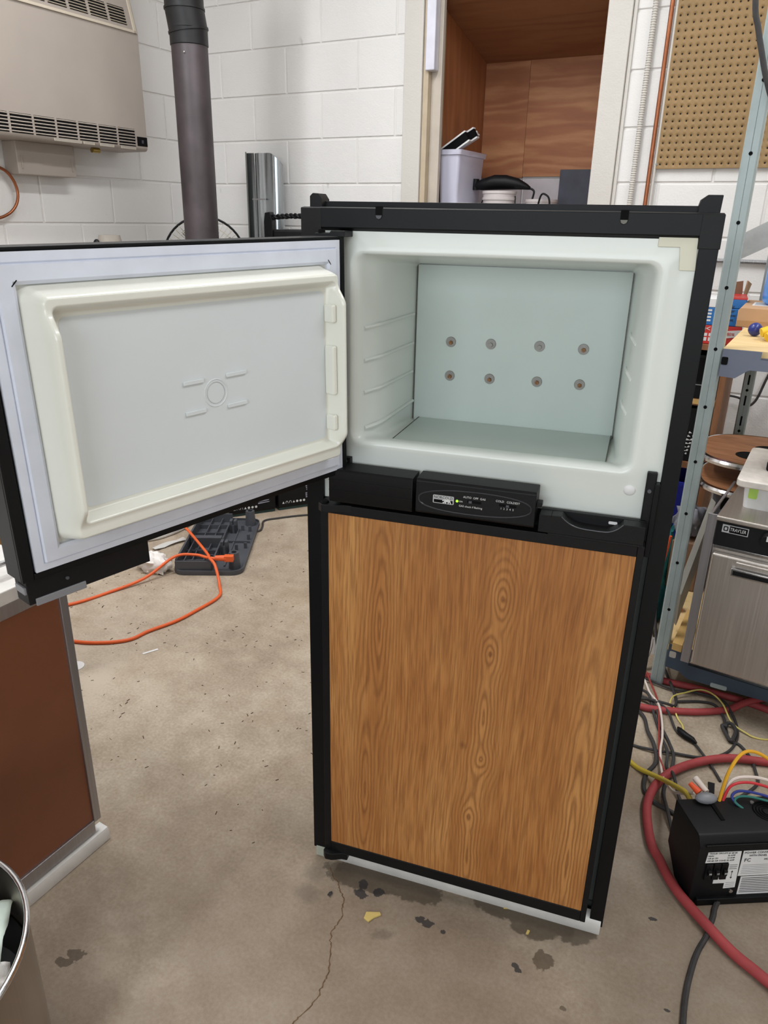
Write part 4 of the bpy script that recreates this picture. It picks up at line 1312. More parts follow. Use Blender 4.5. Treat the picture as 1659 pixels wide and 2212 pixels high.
for i in range(420):
    x, y = rr_.uniform(-2.35, -0.85), rr_.uniform(1.0, 2.5)
    l_, w_, a_ = rr_.uniform(.002, .011), rr_.uniform(.0008, .0022), rr_.uniform(0, pi)
    mb.box(-l_ / 2, l_ / 2, -w_ / 2, w_ / 2, 0, rr_.uniform(.0006, .002), Matrix.Translation((x, y, 0.0001)) @ Matrix.Rotation(a_, 4, 'Z'))
tag(mb.build('floor_debris', M_DIRT), 'scattered brown wood fibres and crumbs on the concrete', 'debris', kind='stuff')
tag(MB().prism([(-0.018, -0.006), (-0.008, -0.014), (0.002, -0.004), (0.017, 0.004), (0.014, 0.010), (-0.014, 0.009)], 0, 0.004, 'xy', Matrix.Translation((-0.536, 0.975, 0)) @ Matrix.Rotation(0.45, 4, 'Z')).build('wood_chip', M_CHIP, None, 0.001), 'yellow wood chip on the floor in front of the kick strip', 'debris')
tag(MB().prism([(-0.004, -0.006), (0.003, -0.007), (0.004, 0.003), (0.0, 0.007), (-0.004, 0.003)], 0, 0.003, 'xy', Matrix.Translation((-0.640, 0.978, 0))).build('foil_bit', M_CHROME), 'tiny crumpled foil bit beside the floor crack', 'debris')
for i, (x, y, lab) in enumerate(((-0.305, 1.132, 'pale splinter under the middle of the kick strip'), (-0.255, 1.146, 'thin pale splinter right of the other under the kick strip'), (-0.249, 1.098, 'small pale crumb on the wet patch'), (-0.168, 1.158, 'pale crumb near the right end of the kick strip'))):
    tag(MB().prism([(-0.008 + .002 * i, -0.002), (0.006, -0.003), (0.008 - .002 * i, 0.002), (-0.004, 0.003)], 0, 0.003, 'xy', Matrix.Translation((x, y, 0)) @ Matrix.Rotation(0.5 - i, 4, 'Z')).build('wood_splinter', M_CHIP), lab, 'debris', 'pale splinters by the kick strip')

# ------------------------------------------------------------------ second refrigerator on the left
BF = empty('brown_refrigerator', (-1.166, 0.85, 0), 0, 'brown panelled refrigerator with aluminium trim standing left', 'refrigerator')
MB().box(-0.56, -0.02, -0.60, -0.004, 0.02, 0.685).build('case', M_BODYM, BF)
MB().box(-0.018, -0.006, -0.585, -0.018, 0.066, 0.632).build('door_panel', M_BROWN, BF)
MB().box(-0.02, 0.0, -0.018, 0.0, 0.062, 0.685).build('edge_trim', M_ALU, BF, 0.0015)
MB().box(-0.02, 0.0, -0.60, -0.585, 0.062, 0.685).build('edge_trim', M_ALU, BF, 0.0015)
MB().box(-0.02, 0.0, -0.585, -0.018, 0.036, 0.068).build('bottom_trim', M_ALU, BF, 0.0015)
MB().prism([(-0.02, 0.0), (0.010, 0.0), (0.011, 0.022), (0.006, 0.032), (-0.02, 0.034)], -0.60, 0.008, 'xz').build('foot_strip', M_WHITEM, BF, 0.001)
MB().box(-0.02, 0.0, -0.585, -0.018, 0.632, 0.660).build('top_trim', M_ALU, BF, 0.0015)
MB().box(-0.56, 0.002, -0.602, 0.002, 0.660, 0.688).build('top_cap', M_WHITEM, BF, 0.003)
tag(crumple('grey_rag', pm('grey_clutter', (128, 122, 118), 0.9, var=0.3, scale=50), (-1.40, 0.74, 0.688), 0.12, 0.09, 0.035, 9.0), 'grey rag lying on top of the brown refrigerator', 'rag')
tag(MB().tube([(-1.24, 0.66, .69), (-1.22, 0.72, .712), (-1.215, 0.80, .712), (-1.235, 0.835, .69)], 0.006, 8, 5).build('bent_steel_bar', M_CHROME), 'bent steel bar lying on the brown refrigerator top', 'bar')
wp = empty('plywood_sheet', (-2.02, 1.20, 0), radians(12), 'amber plywood sheet standing behind the brown refrigerator', 'plywood')
MB().box(-0.30, 0.27, 0.0, 0.018, 0.0, 0.93).build('sheet', M_PLYLEFT, wp)

# ------------------------------------------------------------------ steel waste bin
TB = empty('waste_bin', (-0.905, 0.270, 0), 0, 'round stainless steel waste bin in the lower left corner', 'bin')
R_, HB = 0.2025, 0.4155
MB().lathe([(0.001, 0.004), (R_ - 0.006, 0.0), (R_ - 0.002, 0.006), (R_, 0.02), (R_, HB), (R_ - 0.0025, HB), (R_ - 0.0025, 0.02), (0.001, 0.012)], n=72).build('shell', M_CAN, TB, sharp=30)
MB().tube([((R_ + 0.0005) * cos(2 * pi * i / 72), (R_ + 0.0005) * sin(2 * pi * i / 72), HB) for i in range(72)], 0.0042, 10, 0, True).build('rolled_rim', M_CHROME, TB)
MB().lathe([(R_ - 0.004, HB - 0.10), (R_ - 0.010, 0.24), (0.001, 0.23)], n=48).build('liner_bag', pm('dark_bag', (40, 42, 42), 0.35), TB)


def sheet(name, mat, c, w, h, rz, tilt, seed, label, amp=0.012):
    mb = MB()
    Mx = Matrix.Translation(c) @ Matrix.Rotation(rz, 4, 'Z') @ Matrix.Rotation(tilt, 4, 'X')

    def fn(u, v):
        x, y = (u - .5) * w, (v - .5) * h
        z = amp * (noise.noise(Vector((u * 2.5 + seed, v * 2.5, seed))) * 2 + abs(noise.noise(Vector((u * 5, v * 5 + seed, 1)))))
        return Mx @ Vector((x, y, z))
    mb.grid(fn, 18, 18)
    o = mb.build(name, mat, sharp=60)
    so = o.modifiers.new('thickness', 'SOLIDIFY')
    so.thickness = 0.0006
    return tag(o, label, 'paper', 'scraps in the steel bin')


sheet('paper_scrap', M_PAPERG, (-0.893, 0.390, 0.350), 0.13, 0.10, 0.75, 0.10, 2.0, 'pale green paper sheet on top in the steel bin', 0.006)
sheet('paper_scrap', M_TISSUE, (-0.955, 0.412, 0.375), 0.085, 0.075, 0.35, 0.75, 5.0, 'white paper towel against the far inside of the bin', 0.012)
sheet('paper_scrap', pm('beige_paper', (188, 180, 150), 0.8), (-0.858, 0.350, 0.285), 0.12, 0.09, 1.1, -0.15, 8.0, 'beige crumpled paper lowest in the steel bin', 0.012)
sheet('paper_scrap', M_TISSUE, (-0.815, 0.345, 0.330), 0.11, 0.07, 0.9, 0.2, 11.0, 'white tissue nearest the bright rim highlight of the bin', 0.016)
sheet('paper_scrap', pm('grey_green_plastic', (140, 150, 128), 0.6), (-0.885, 0.385, 0.272), 0.09, 0.06, 0.2, 0.3, 14.0, 'grey green wrapper under the white towel in the bin', 0.016)

# ------------------------------------------------------------------ things in the alcove
CZ = 1.25
TT = empty('plastic_tote', (-1.605, 3.68, CZ), 0, 'translucent lilac plastic tote in the left of the alcove', 'tote')
L = []
for z, hw, hd in ((0.0, 0.038, 0.13), (0.355, 0.056, 0.155), (0.357, 0.064, 0.163), (0.378, 0.066, 0.165), (0.378, 0.061, 0.160), (0.357, 0.059, 0.158), (0.355, 0.053, 0.152), (0.006, 0.036, 0.127)):
    L.append([(a, c, z) for a, c in rrect(-hw, hw, -hd, hd, 0.015, 3)])
MB().loops(L, True, True).build('tub', M_GLASSY, TT, sharp=40)
for k, (zc, a, lab) in enumerate(((0.400, 0.55, 'black panel with white edges sticking up out of the tote'), (0.425, 0.50, 'second white edged black panel behind the first in the tote'))):
    pn = empty('solar_module', (-1.600, 3.585 + 0.09 * k, CZ + zc), 0, lab, 'panel')  # plain black panel with white edge strips
    Mx = Matrix.Rotation(-a, 4, 'Y')
    MB().box(-0.070, 0.072, -0.012, 0.012, -0.019, 0.019, Mx).build('cell_field', M_BLACKD, pn)
    MB().box(-0.070, 0.074, -0.014, 0.014, 0.019, 0.026, Mx).build('edge_strip', M_WHITE, pn)
    MB().box(-0.070, 0.074, -0.014, 0.014, -0.026, -0.019, Mx).build('edge_strip', M_WHITE, pn)
tag(crumple('plastic_scrap', M_WHITE, (-1.60, 3.80, CZ + 0.455), 0.03, 0.04, 0.018, 5.0), 'torn white plastic scrap at the top of the tote', 'plastic')


def bucket(x, y, h, r, label):
    e = empty('bucket', (x, y, CZ), 0, label, 'bucket', 'white buckets in the alcove')
    MB().lathe([(0.001, 0), (r * 0.86, 0), (r, h), (r * 1.04, h), (r * 1.04, h + 0.012), (r * 0.98, h + 0.012), (r * 0.84, 0.006), (0.001, 0.006)], n=32).build('pail', M_BUCKET, e, sharp=35)
    MB().lathe([(r * 0.985, h - 0.03), (r * 1.035, h - 0.028), (r * 1.035, h - 0.018), (r * 0.99, h - 0.016)], n=32).build('rib', M_BUCKET, e)
    MB().tube([(-r * 1.02, 0, h - 0.01), (-r * 1.1, -r * 0.4, h - 0.10), (-r * .5, -r * 1.05, h - 0.17), (r * .5, -r * 1.05, h - 0.17), (r * 1.1, -r * .4, h - 0.10), (r * 1.02, 0, h - 0.01)], 0.003, 6, 5).build('wire_handle', M_BLACK, e)
    return e


bucket(-1.425, 3.75, 0.195, 0.080, 'white bucket with a black grinder resting on it')
bucket(-1.225, 3.80, 0.160, 0.075, 'lower white bucket right of the grinder')
gr = empty('angle_grinder', (-1.425, 3.75, CZ + 0.207), 0.1, 'black angle grinder lying across the bucket', 'power tool')
L = []
for x, ry, rz, zc in ((-0.135, 0.012, 0.012, 0.022), (-0.115, 0.022, 0.020, 0.026), (-0.09, 0.026, 0.026, 0.030), (-0.03, 0.034, 0.034, 0.040), (0.03, 0.034, 0.033, 0.040), (0.09, 0.026, 0.025, 0.033), (0.135, 0.016, 0.013, 0.020), (0.150, 0.007, 0.007, 0.014)):
    L.append([(x, ry * cos(2 * pi * i / 16), zc + rz * sin(2 * pi * i / 16)) for i in range(16)])
MB().loops(L, True, True).build('body', M_BLACK, gr, sharp=60)
MB().cyl((-0.125, 0, 0.005), (-0.125, 0, 0.055), 0.018, n=14).cyl((-0.15, 0, 0.03), (-0.17, 0.0, 0.042), 0.007, n=10).build('gear_head', M_BLACKM, gr)
MB().tube([(0.148, 0, 0.014), (0.17, -0.005, 0.0), (0.165, -0.01, -0.04), (0.158, -0.02, -0.10)], 0.005, 8, 5).build('power_cord', M_BLACK, gr)
lid = empty('strainer_bowl', (-1.545, 3.58, CZ), 0, 'white round perforated lid at the foot of the tote', 'lid')  # round white lid, built as a solid drum
MB().lathe([(0.001, 0.15), (0.045, 0.15), (0.052, 0.146), (0.055, 0.0), (0.001, 0.0)], n=28).build('lid_body', M_BUCKET, lid, sharp=40)
tag(MB().box(-1.205, -0.885, 3.99, 4.03, CZ, 1.565).build('slate_board', M_SLATE, None, 0.003), 'dark slate coloured board standing in the right of the alcove', 'board')
tag(MB().tube([(-1.22, 3.71, CZ + .10), (-1.20, 3.70, CZ + .185), (-1.175, 3.70, CZ + .19), (-1.155, 3.70, CZ + .16), (-1.15, 3.7, CZ + .05)], 0.0045, 8, 5).build('black_loop', M_BLACK), 'small black cable loop beside the lower bucket', 'cable')

# ------------------------------------------------------------------ wall run: conduit, copper pipe, pegboard
cd = empty('flex_conduit', (-0.727, 3.414, 0.9), 0, 'white painted spiral conduit running up the back wall', 'conduit')
mb = MB().cyl((0, 0, 0), (0.006, 0, 1.5), 0.0085, n=12)
mb.build('core', M_TRIM, cd)
mb = MB()
z = 0.3
while z < 1.45:
    t = z / 1.5
    mb.lathe([(0.0085, -0.0035), (0.0112, -0.001), (0.0112, 0.001), (0.0085, 0.0035)], (0.006 * t, 0, z), 12)
    z += 0.0085
mb.build('spiral_ribs', M_TRIM, cd)
bpy.data.objects['spiral_ribs']['kind'] = 'stuff'
cp = empty('copper_riser', (-0.662, 3.404, 0.9), 0, 'straight copper pipe at the left edge of the pegboard', 'pipe')
MB().cyl((0, 0, 0), (0.003, 0, 1.5), 0.0085, n=16).build('riser', M_COPPER, cp)
MB().cyl((0.016, 0.012, 0), (0.019, 0.012, 1.5), 0.006, n=10).build('riser_lining', M_TRIM, cp)

PB = empty('pegboard', (-0.647, 3.412, 1.53), 0, 'brown perforated pegboard mounted on the back wall', 'pegboard')
pit, nx, nz, hr = 0.0254, 30, 32, 0.0036
mb = MB()
for i in range(nx):
    for j in range(nz):
        x0, z0 = 0.0085 + i * pit, 0.002 + j * pit
        cxh, czh = x0 + pit / 2, z0 + pit / 2
        sq = []
        for k in range(8):
            a = pi / 4 * k + pi / 8
            m_ = max(abs(cos(a)), abs(sin(a)))
            sq.append((cxh + cos(a) / m_ * pit / 2, 0, czh + sin(a) / m_ * pit / 2))
        h1 = [(cxh + hr * cos(pi / 4 * k + pi / 8), 0, czh + hr * sin(pi / 4 * k + pi / 8)) for k in range(8)]
        h2 = [(a, 0.0012, c) for a, b_, c in h1]
        cor = [(x0 + pit, 0, z0 + pit), (x0, 0, z0 + pit), (x0, 0, z0), (x0 + pit, 0, z0)]
        mb.loops([sq, h1, h2])
        mb.add([sq[0], cor[0], sq[1]], [(0, 1, 2)])
        mb.add([sq[2], cor[1], sq[3]], [(0, 1, 2)])
        mb.add([sq[4], cor[2], sq[5]], [(0, 1, 2)])
        mb.add([sq[6], cor[3], sq[7]], [(0, 1, 2)])
W_, H_ = nx * pit + 0.0085, nz * pit + 0.002
mb.add([(0, 0, 0), (0.0085, 0, 0), (0.0085, 0, H_), (0, 0, H_)], [(0, 1, 2, 3)])
mb.add([(0.0085, 0, 0), (W_, 0, 0), (W_, 0, 0.002), (0.0085, 0, 0.002)], [(0, 1, 2, 3)])
mb.build('perforated_face', M_PEG, PB, fix=False, sharp=None)
MB().box(0, W_, 0.0013, 0.014, -0.001, H_).build('backing', pm('dark_hardboard', (34, 26, 18), 0.9), PB)  # dark sheet close behind the face, paints the shade inside the holes
MB().box(-0.001, W_, -0.0003, 0.014, -0.0015, 0.0).build('bottom_edge', M_PEG, PB)
MB().cyl((0.0085, -0.0015, 0.0147), (0.0085, 0.001, 0.0147), 0.0042, n=12).build('mount_screw', M_ZINC, PB)

# ------------------------------------------------------------------ boltless shelving unit
SH = empty('shelving_unit', (-0.187, 2.125, 0), radians(-1.2), 'grey green boltless steel shelving unit on the right', 'shelving')


def S(mb, name, mat, parent=SH, **kw):
    return mb.build(name, mat, parent, **kw)


def post(px, py, h_, slots):
    hw = 0.0185
    prof = [(-hw, 0.026), (-hw, 0.004), (-hw + 0.004, 0.0), (-0.0009, 0.0), (0, 0.0012), (0.0009, 0.0), (hw - 0.004, 0.0), (hw, 0.004), (hw, 0.026), (hw - 0.002, 0.026), (hw - 0.002, 0.004), (-hw + 0.002, 0.004), (-hw + 0.002, 0.026)]
    prof = [(px + a, py + c) for a, c in prof]
    pz = S(MB().prism(prof, 0.0, h_, 'xy'), 'post', M_POST, sharp=25)
    return pz


p1 = post(0.0, 0.0, 2.2, False)
for i in range(13):
    z = 0.262 + i * 0.1525
    S(MB().cyl((0.0005, -0.0004, z), (0.0005, 0.003, z), 0.0046, n=14), 'bolt_hole', M_BLACKD, p1)
# foot fold at the bottom of the front post
p2 = post(0.035, 0.875, 2.2, True)
for i in range(26):
    z = 0.10 + i * 0.0762
    S(MB().box(0.032, 0.038, 0.8745, 0.877, z, z + 0.036), 'slot', M_BLACKD, p2)
    if i % 2:
        S(MB().cyl((0.035, 0.8746, z - 0.020), (0.035, 0.877, z - 0.020), 0.005, n=12), 'bolt_hole', M_BLACKD, p2)
post(1.05, 0.0, 2.2, False)
post(1.05, 0.875, 2.2, True)
# mid level: front beam with its flared end, rear beam, side beams, deck
S(MB().prism([(0.019, 0.958), (0.058, 0.956), (0.088, 0.980), (1.03, 0.980), (1.03, 1.012), (0.110, 1.012), (0.110, 1.028), (0.019, 1.028)], -0.004, 0.000), 'beam', M_BEAM)
S(MB().box(0.110, 1.03, -0.004, 0.03, 1.0085, 1.0115), 'beam_ledge', M_BEAM)
S(MB().prism(rrect(0.0195, 0.035, 0.988, 1.008, 0.003, 2), -0.0046, -0.004), 'beam_slot', M_BLACKD)
S(MB().box(0.055, 1.03, 0.870, 0.874, 0.980, 1.012), 'beam', M_BEAM)
S(MB().box(0.0185, 1.03, 0.001, 0.868, 1.0125, 1.0285), 'deck', M_PINE)
# low level
S(MB().prism([(0.019, 0.074), (0.058, 0.070), (0.085, 0.052), (1.03, 0.052), (1.03, 0.150), (0.019, 0.152)], -0.004, 0.0), 'beam', M_BEAMD)
S(MB().prism(rrect(0.024, 0.043, 0.110, 0.131, 0.004, 2), -0.0048, -0.004), 'beam_slot', pm('pale_gap', (176, 172, 164), 0.6))
S(MB().prism(rrect(0.150, 0.195, 0.050, 0.064, 0.004, 2), -0.006, -0.0035), 'clip_plate', M_POST)
S(MB().box(0.055, 1.03, 0.870, 0.874, 0.100, 0.150), 'beam', M_BEAMD)
S(MB().box(-0.018, -0.014, 0.03, 0.86, 0.095, 0.145), 'side_beam', M_BEAMD)
S(MB().box(-0.013, 1.03, 0.001, 0.868, 0.130, 0.1495), 'deck', M_PINE)

# on the middle shelf
bx = empty('cardboard_box', (-0.185, 2.62, 1.029), 0, 'flat brown cardboard box with a white label on the shelf', 'box')
MB().prism([(0.0, 0.0), (0.30, 0.0), (0.30, 0.058), (0.006, 0.058), (0.0, 0.050)], 0.0, 0.30, 'xz').build('carton', M_CARD, bx, 0.0015)
lb = MB().box(0.03, 0.18, 0.10, 0.22, 0.058, 0.0586).build('white_label', M_WHITE, bx)
for i in range(7):
    MB().box(0.036, 0.17 - 0.01 * (i % 3), 0.108 + i * 0.015, 0.112 + i * 0.015, 0.0586, 0.0589).build('print_line', M_GREYP, lb)
MB().box(0.0, 0.30, -0.0006, 0.0, 0.002, 0.020).build('tape_band', pm('tan_tape', (170, 130, 88), 0.5), bx)
jg = empty('blue_jug', (-0.055, 2.79, 1.0876), 0, 'blue translucent jug standing on the flat carton', 'jug')
MB().lathe([(0.001, 0.0), (0.066, 0.0), (0.078, 0.010), (0.080, 0.03), (0.080, 0.16), (0.072, 0.20), (0.03, 0.235), (0.022, 0.24), (0.022, 0.27), (0.001, 0.27)], n=32).build('bottle', M_JUG, jg, sharp=50)
MB().lathe([(0.024, 0.255), (0.024, 0.285), (0.001, 0.285)], n=20).build('cap', M_WHITE, jg)
gv = empty('work_glove', (-0.045, 2.36, 1.029), 0.3, 'yellow rubber work glove lying on the shelf deck', 'glove')
mb = MB()
for (a0, a1, r) in (((0.02, 0.0, .018), (-0.045, -0.03, .010), 0.014), ((0.02, 0.01, .022), (-0.055, 0.0, .020), 0.013), ((0.03, 0.03, .02), (-0.035, 0.035, .016), 0.013), ((0.05, -0.02, .018), (0.02, -0.06, .012), 0.012)):
    mb.tube([a0, ((a0[0] + a1[0]) / 2, (a0[1] + a1[1]) / 2, a0[2] + 0.008), a1], r, 8, 4)
mb.ball((0.06, 0.0, 0.024), 0.05, 0.042, 0.024)
mb.build('glove', M_YEL, gv, sharp=60)
MB().tube([(0.10, -0.03, .02), (0.115, 0, .045), (0.10, 0.035, .02)], 0.010, 8, 4).build('cuff', M_YEL, gv)
tag(MB().ball((-0.118, 2.42, 1.029 + 0.019), 0.019).build('blue_ball', M_NAVY), 'shiny navy blue ball beside the yellow glove', 'ball')
gd = empty('sheet_metal', (-0.135, 2.915, 1.029), 0, 'grey galvanised sheet metal offcut leaning at the rear shelf post', 'sheet metal')
MB().add([(-0.112, -0.012, 0.262), (0.30, -0.012, 0.500), (0.30, -0.012, 0.405), (-0.112, -0.012, 0.178), (-0.112, 0.0, 0.262), (0.30, 0.0, 0.500), (0.30, 0.0, 0.405), (-0.112, 0.0, 0.178)],
         [(0, 1, 2, 3), (7, 6, 5, 4), (0, 4, 5, 1), (2, 6, 7, 3), (1, 5, 6, 2), (0, 3, 7, 4)]).build('sheet', pm('dull_zinc', (150, 149, 146), 0.4, 0.6, var=0.15, scale=18), gd)
MB().add([(-0.112, -0.030, 0.178), (0.30, -0.030, 0.405), (0.30, 0.0, 0.405), (-0.112, 0.0, 0.178), (-0.112, -0.030, 0.182), (0.30, -0.030, 0.409), (0.30, 0.0, 0.409), (-0.112, 0.0, 0.182)],
         [(0, 1, 2, 3), (7, 6, 5, 4), (0, 4, 5, 1), (2, 6, 7, 3), (1, 5, 6, 2), (0, 3, 7, 4)]).build('folded_lip', pm('dull_zinc', (150, 149, 146), 0.4, 0.6), gd)
MB().box(0.235, 0.26, 0.0, 0.010, 0.0, 0.40).build('support_strip', M_GALV, gd)

# ------------------------------------------------------------------ bookcase behind the shelving, with its load
BK = empty('bookcase', (-0.80, 2.78, 0), 0, 'brown wooden bookcase seen between refrigerator and shelf post', 'bookcase')
bw, bh, bd_ = 0.605, 0.945, 0.34
MB().box(bw - 0.020, bw, 0.0, bd_, 0, bh).build('side_board', M_BOOK, BK)
MB().box(0, 0.020, 0.0, bd_, 0, bh).build('side_board', M_BOOK, BK)
MB().box(0.0, bw, -0.005, bd_, bh - 0.018, bh).build('top_board', M_BOOK, BK)
for z in (0.04, 0.505, 0.735):
    MB().box(0.020, bw - 0.020, 0.0, bd_, z, z + 0.022).build('shelf_board', M_BOOK, BK)
MB().box(0.0, bw, bd_, bd_ + 0.006, 0, bh).build('back_board', M_BOOK, BK)
MB().box(0.35, bw - 0.021, -0.003, 0.0, 0.740, 0.757).build('pale_edge_strip', M_WOODBLK, BK)
bk1 = empty('amplifier', (-0.50, 2.79, 0.758), 0, 'black electronic unit on the upper bookcase shelf', 'electronics')
MB().box(0.0, 0.275, 0.0, 0.28, 0.0, 0.150).build('chassis', M_BLACK, bk1, 0.003)
MB().box(0.0, 0.275, -0.002, 0.0, 0.046, 0.049).build('silver_line', M_ALU, bk1)
MB().box(0.01, 0.265, -0.002, 0.0, 0.06, 0.14).build('front_glass', M_BLACKD, bk1)
bk2 = empty('black_case', (-0.52, 2.79, 0.528), 0, 'black carton with white lettering on the lower bookcase shelf', 'box')
MB().box(0.0, 0.300, 0.0, 0.26, 0.0, 0.195).build('carton', M_BLACK, bk2, 0.004)
MB().box(0.258, 0.296, -0.003, 0.0, 0.0, 0.18).build('end_flap', M_BLACKD, bk2, 0.004)
rr_ = random.Random(3)
for i in range(7):
    z_ = 0.022 + i * 0.0135
    MB().add([(0.218 + 0.003 * i, -0.0008, z_), (0.240 + 0.003 * i, -0.0008, z_ + 0.003), (0.241 + 0.003 * i, -0.0008, z_ + 0.009), (0.236 + 0.003 * i, -0.0008, z_ + 0.0095), (0.232 + 0.003 * i, -0.0008, z_ + 0.006 * rr_.random()), (0.220 + 0.003 * i, -0.0008, z_ + 0.008)], [(0, 1, 2, 3, 4, 5)]).build('print_stroke', M_PRINT, bk2)
bb = empty('blue_bin', (-0.46, 2.77, 0.0625), 0, 'dark blue plastic bin low in the bookcase', 'bin')
MB().loops([[(a, c, z) for a, c in rrect(0.0 + i_, 0.235 - i_, 0.0 + i_, 0.28 - i_, 0.02, 3)] for z, i_ in ((0.0, 0.02), (0.365, 0.002), (0.37, 0.0), (0.39, 0.0), (0.39, 0.006), (0.01, 0.026))], True, True).build('tub', M_BLUEBIN, bb)

rp = empty('wipes_pack', (-0.325, 2.79, 0.9455), radians(6), 'red and blue printed pack on top of the bookcase', 'package')
pw, pd, phh = 0.150, 0.16, 0.150
MB().box(0, pw, 0, pd, 0.0, 0.062).build('red_base', M_RED, rp, 0.003)
MB().box(0, pw, 0, pd, 0.062, 0.120).build('blue_band', M_BLUE, rp, 0.003)
MB().box(0, 0.070, 0, pd, 0.120, phh).build('white_top', M_WHITE, rp, 0.003)
MB().box(0.070, pw, 0, pd, 0.120, phh).build('blue_top', M_BLUE, rp, 0.003)
MB().box(0.075, pw, 0.0, pd, phh, phh + 0.006).build('red_lid_stripe', M_RED, rp)
text('lettering', '00<', 0.026, M_PRINT, rp, (0.012, -0.0008, 0.050))
for i in range(5):
    MB().box(0.008 + i * 0.014, 0.017 + i * 0.014, -0.0008, 0, 0.010, 0.022).build('print_box', M_PRINT, rp)
    MB().box(0.008 + i * 0.014, 0.017 + i * 0.014, -0.0008, 0, 0.026, 0.036).build('print_box', M_PRINT, rp)
for i, wrd in enumerate(('uyic', 'aser', 'scew', 'ique')):
    text('lettering', wrd, 0.015, M_PRINTK, rp, (0.092, -0.0008, 0.126 - i * 0.014))
for i in range(4):
    MB().box(0.020 + 0.004 * i, 0.048, -0.0008, 0, 0.075 + i * 0.011, 0.081 + i * 0.011).build('print_bar', M_PRINT, rp)
MB().prism([(0.102, 0.022), (0.146, 0.030), (0.148, 0.052), (0.100, 0.046)], -0.0012, 0.0).build('price_flash', M_PRINT, rp)
text('lettering', '80%', 0.014, M_RED, rp, (0.106, -0.0018, 0.036))
ob = empty('open_carton', (-0.350, 2.968, 0.9455), 0, 'open brown carton with raised flaps behind the printed pack', 'box')
MB().box(0, 0.145, 0, 0.13, 0, 0.13).build('carton', M_CARDD, ob)
MB().add([(0.060, 0.0, 0.13), (0.145, 0.0, 0.13), (0.140, -0.010, 0.200), (0.118, -0.014, 0.196), (0.075, -0.006, 0.165), (0.060, 0.004, 0.13), (0.145, 0.004, 0.13), (0.140, -0.006, 0.200), (0.118, -0.010, 0.196), (0.075, -0.002, 0.165)],
         [(0, 1, 2, 3, 4), (9, 8, 7, 6, 5), (1, 6, 7, 2), (2, 7, 8, 3), (3, 8, 9, 4), (4, 9, 5, 0)]).build('front_flap', M_CARDD, ob)
MB().add([(0.145, 0.0, 0.13), (0.145, 0.10, 0.13), (0.158, 0.09, 0.185), (0.150, 0.01, 0.200), (0.149, 0.0, 0.13), (0.149, 0.10, 0.13), (0.162, 0.09, 0.185), (0.154, 0.01, 0.200)],
         [(0, 1, 2, 3), (7, 6, 5, 4), (0, 4, 5, 1), (1, 5, 6, 2), (2, 6, 7, 3), (3, 7, 4, 0)]).build('side_flap', M_CARD, ob)

# bags and towels below
crumple('grey_towel', M_TOWEL, (-0.215, 2.60, 0.33), 0.058, 0.075, 0.075, 4.4, 'grey towel bunched between the shelf post and bookcase', 'towel', fold=1.6)
crumple('teal_bag', M_TEAL, (-0.285, 2.56, 0.0), 0.055, 0.085, 0.27, 2.2, 'teal cloth bag behind the refrigerator edge', 'bag', fold=1.8)
crumple('beige_bag', M_BEIGECL, (-0.300, 2.42, 0.0), 0.035, 0.05, 0.17, 7.7, 'beige cloth bag standing low beside the shelf post', 'bag', fold=1.5)
hd_ = tag(MB().box(-0.250, -0.155, 2.52, 2.68, 0.1505, 0.325).build('grey_carton', M_CARDD, None, 0.004), 'brown carton under the grey towel', 'box')
tag(MB().tube([(-0.24, 2.36, .40), (-0.25, 2.37, .30), (-0.265, 2.36, .20), (-0.26, 2.35, .10), (-0.25, 2.32, 0.004)], 0.004, 8, 5).build('orange_lead', M_ORTOOL), 'thin orange lead hanging beside the shelf post', 'cable')
tag(MB().box(-0.258, -0.222, 2.30, 2.304, 0.10, 0.16, Matrix.Identity(4)).build('white_tag', M_WHITE, None, 0.0005), 'white paper tag between the post and refrigerator', 'tag')
bpy.data.objects['white_tag'].location = (0, 0, -0.1)
bpy.data.objects['white_tag'].rotation_euler = (0, 0, 0)

# crate and cup-holder table behind the stove
cr = empty('grey_crate', (-0.155, 2.56, 0.1505), 0, 'dark grey plastic crate carrying the cup holder table', 'crate')
MB().loops([[(a, c, z) for a, c in rrect(0.0 + i_, 0.24 - i_, 0.0 + i_, 0.20 - i_, 0.015, 3)] for z, i_ in ((0.0, 0.012), (0.38, 0.0), (0.40, 0.0), (0.40, 0.006), (0.012, 0.016))], True, True).build('tub', M_DGREYP, cr)
MB().box(0.03, 0.10, -0.004, 0.001, 0.30, 0.34).build('hand_hole', M_BLACKD, cr)
ct = empty('cup_holder_table', (-0.155, 2.425, 0.5515), radians(4), 'two tier wood grain table top with oval cup holes', 'table top')


def board(z, ox_, oy_, name, holes):
    outl = []
    for i in range(48):
        a = 2 * pi * i / 48
        ca, sa = cos(a), sin(a)
        outl.append((ox_ + 0.15 + 0.20 * math.copysign(abs(ca) ** 0.7, ca), oy_ + 0.15 + 0.19 * math.copysign(abs(sa) ** 0.7, sa)))
    bo_ = MB().prism(outl, z, z + 0.020, 'xy').build(name, M_TABLE, ct)
    MB().tube([(a, c, z + 0.010) for a, c in outl], 0.0115, 8, 0, True).build('metal_edge', M_CHROME, bo_)
    for hx_, hy_ in holes:
        MB().lathe([(0.0435, 0.0003), (0.0435, 0.0012), (0.040, 0.0012), (0.040, 0.0003)], (hx_, hy_, z + 0.020), 32).build('hole_ring', M_BLACKD, bo_)
        MB().cyl((hx_, hy_, z + 0.0202), (hx_, hy_, z + 0.0206), 0.0415, n=32).build('cup_hole', M_BLACKD, bo_)
    return bo_


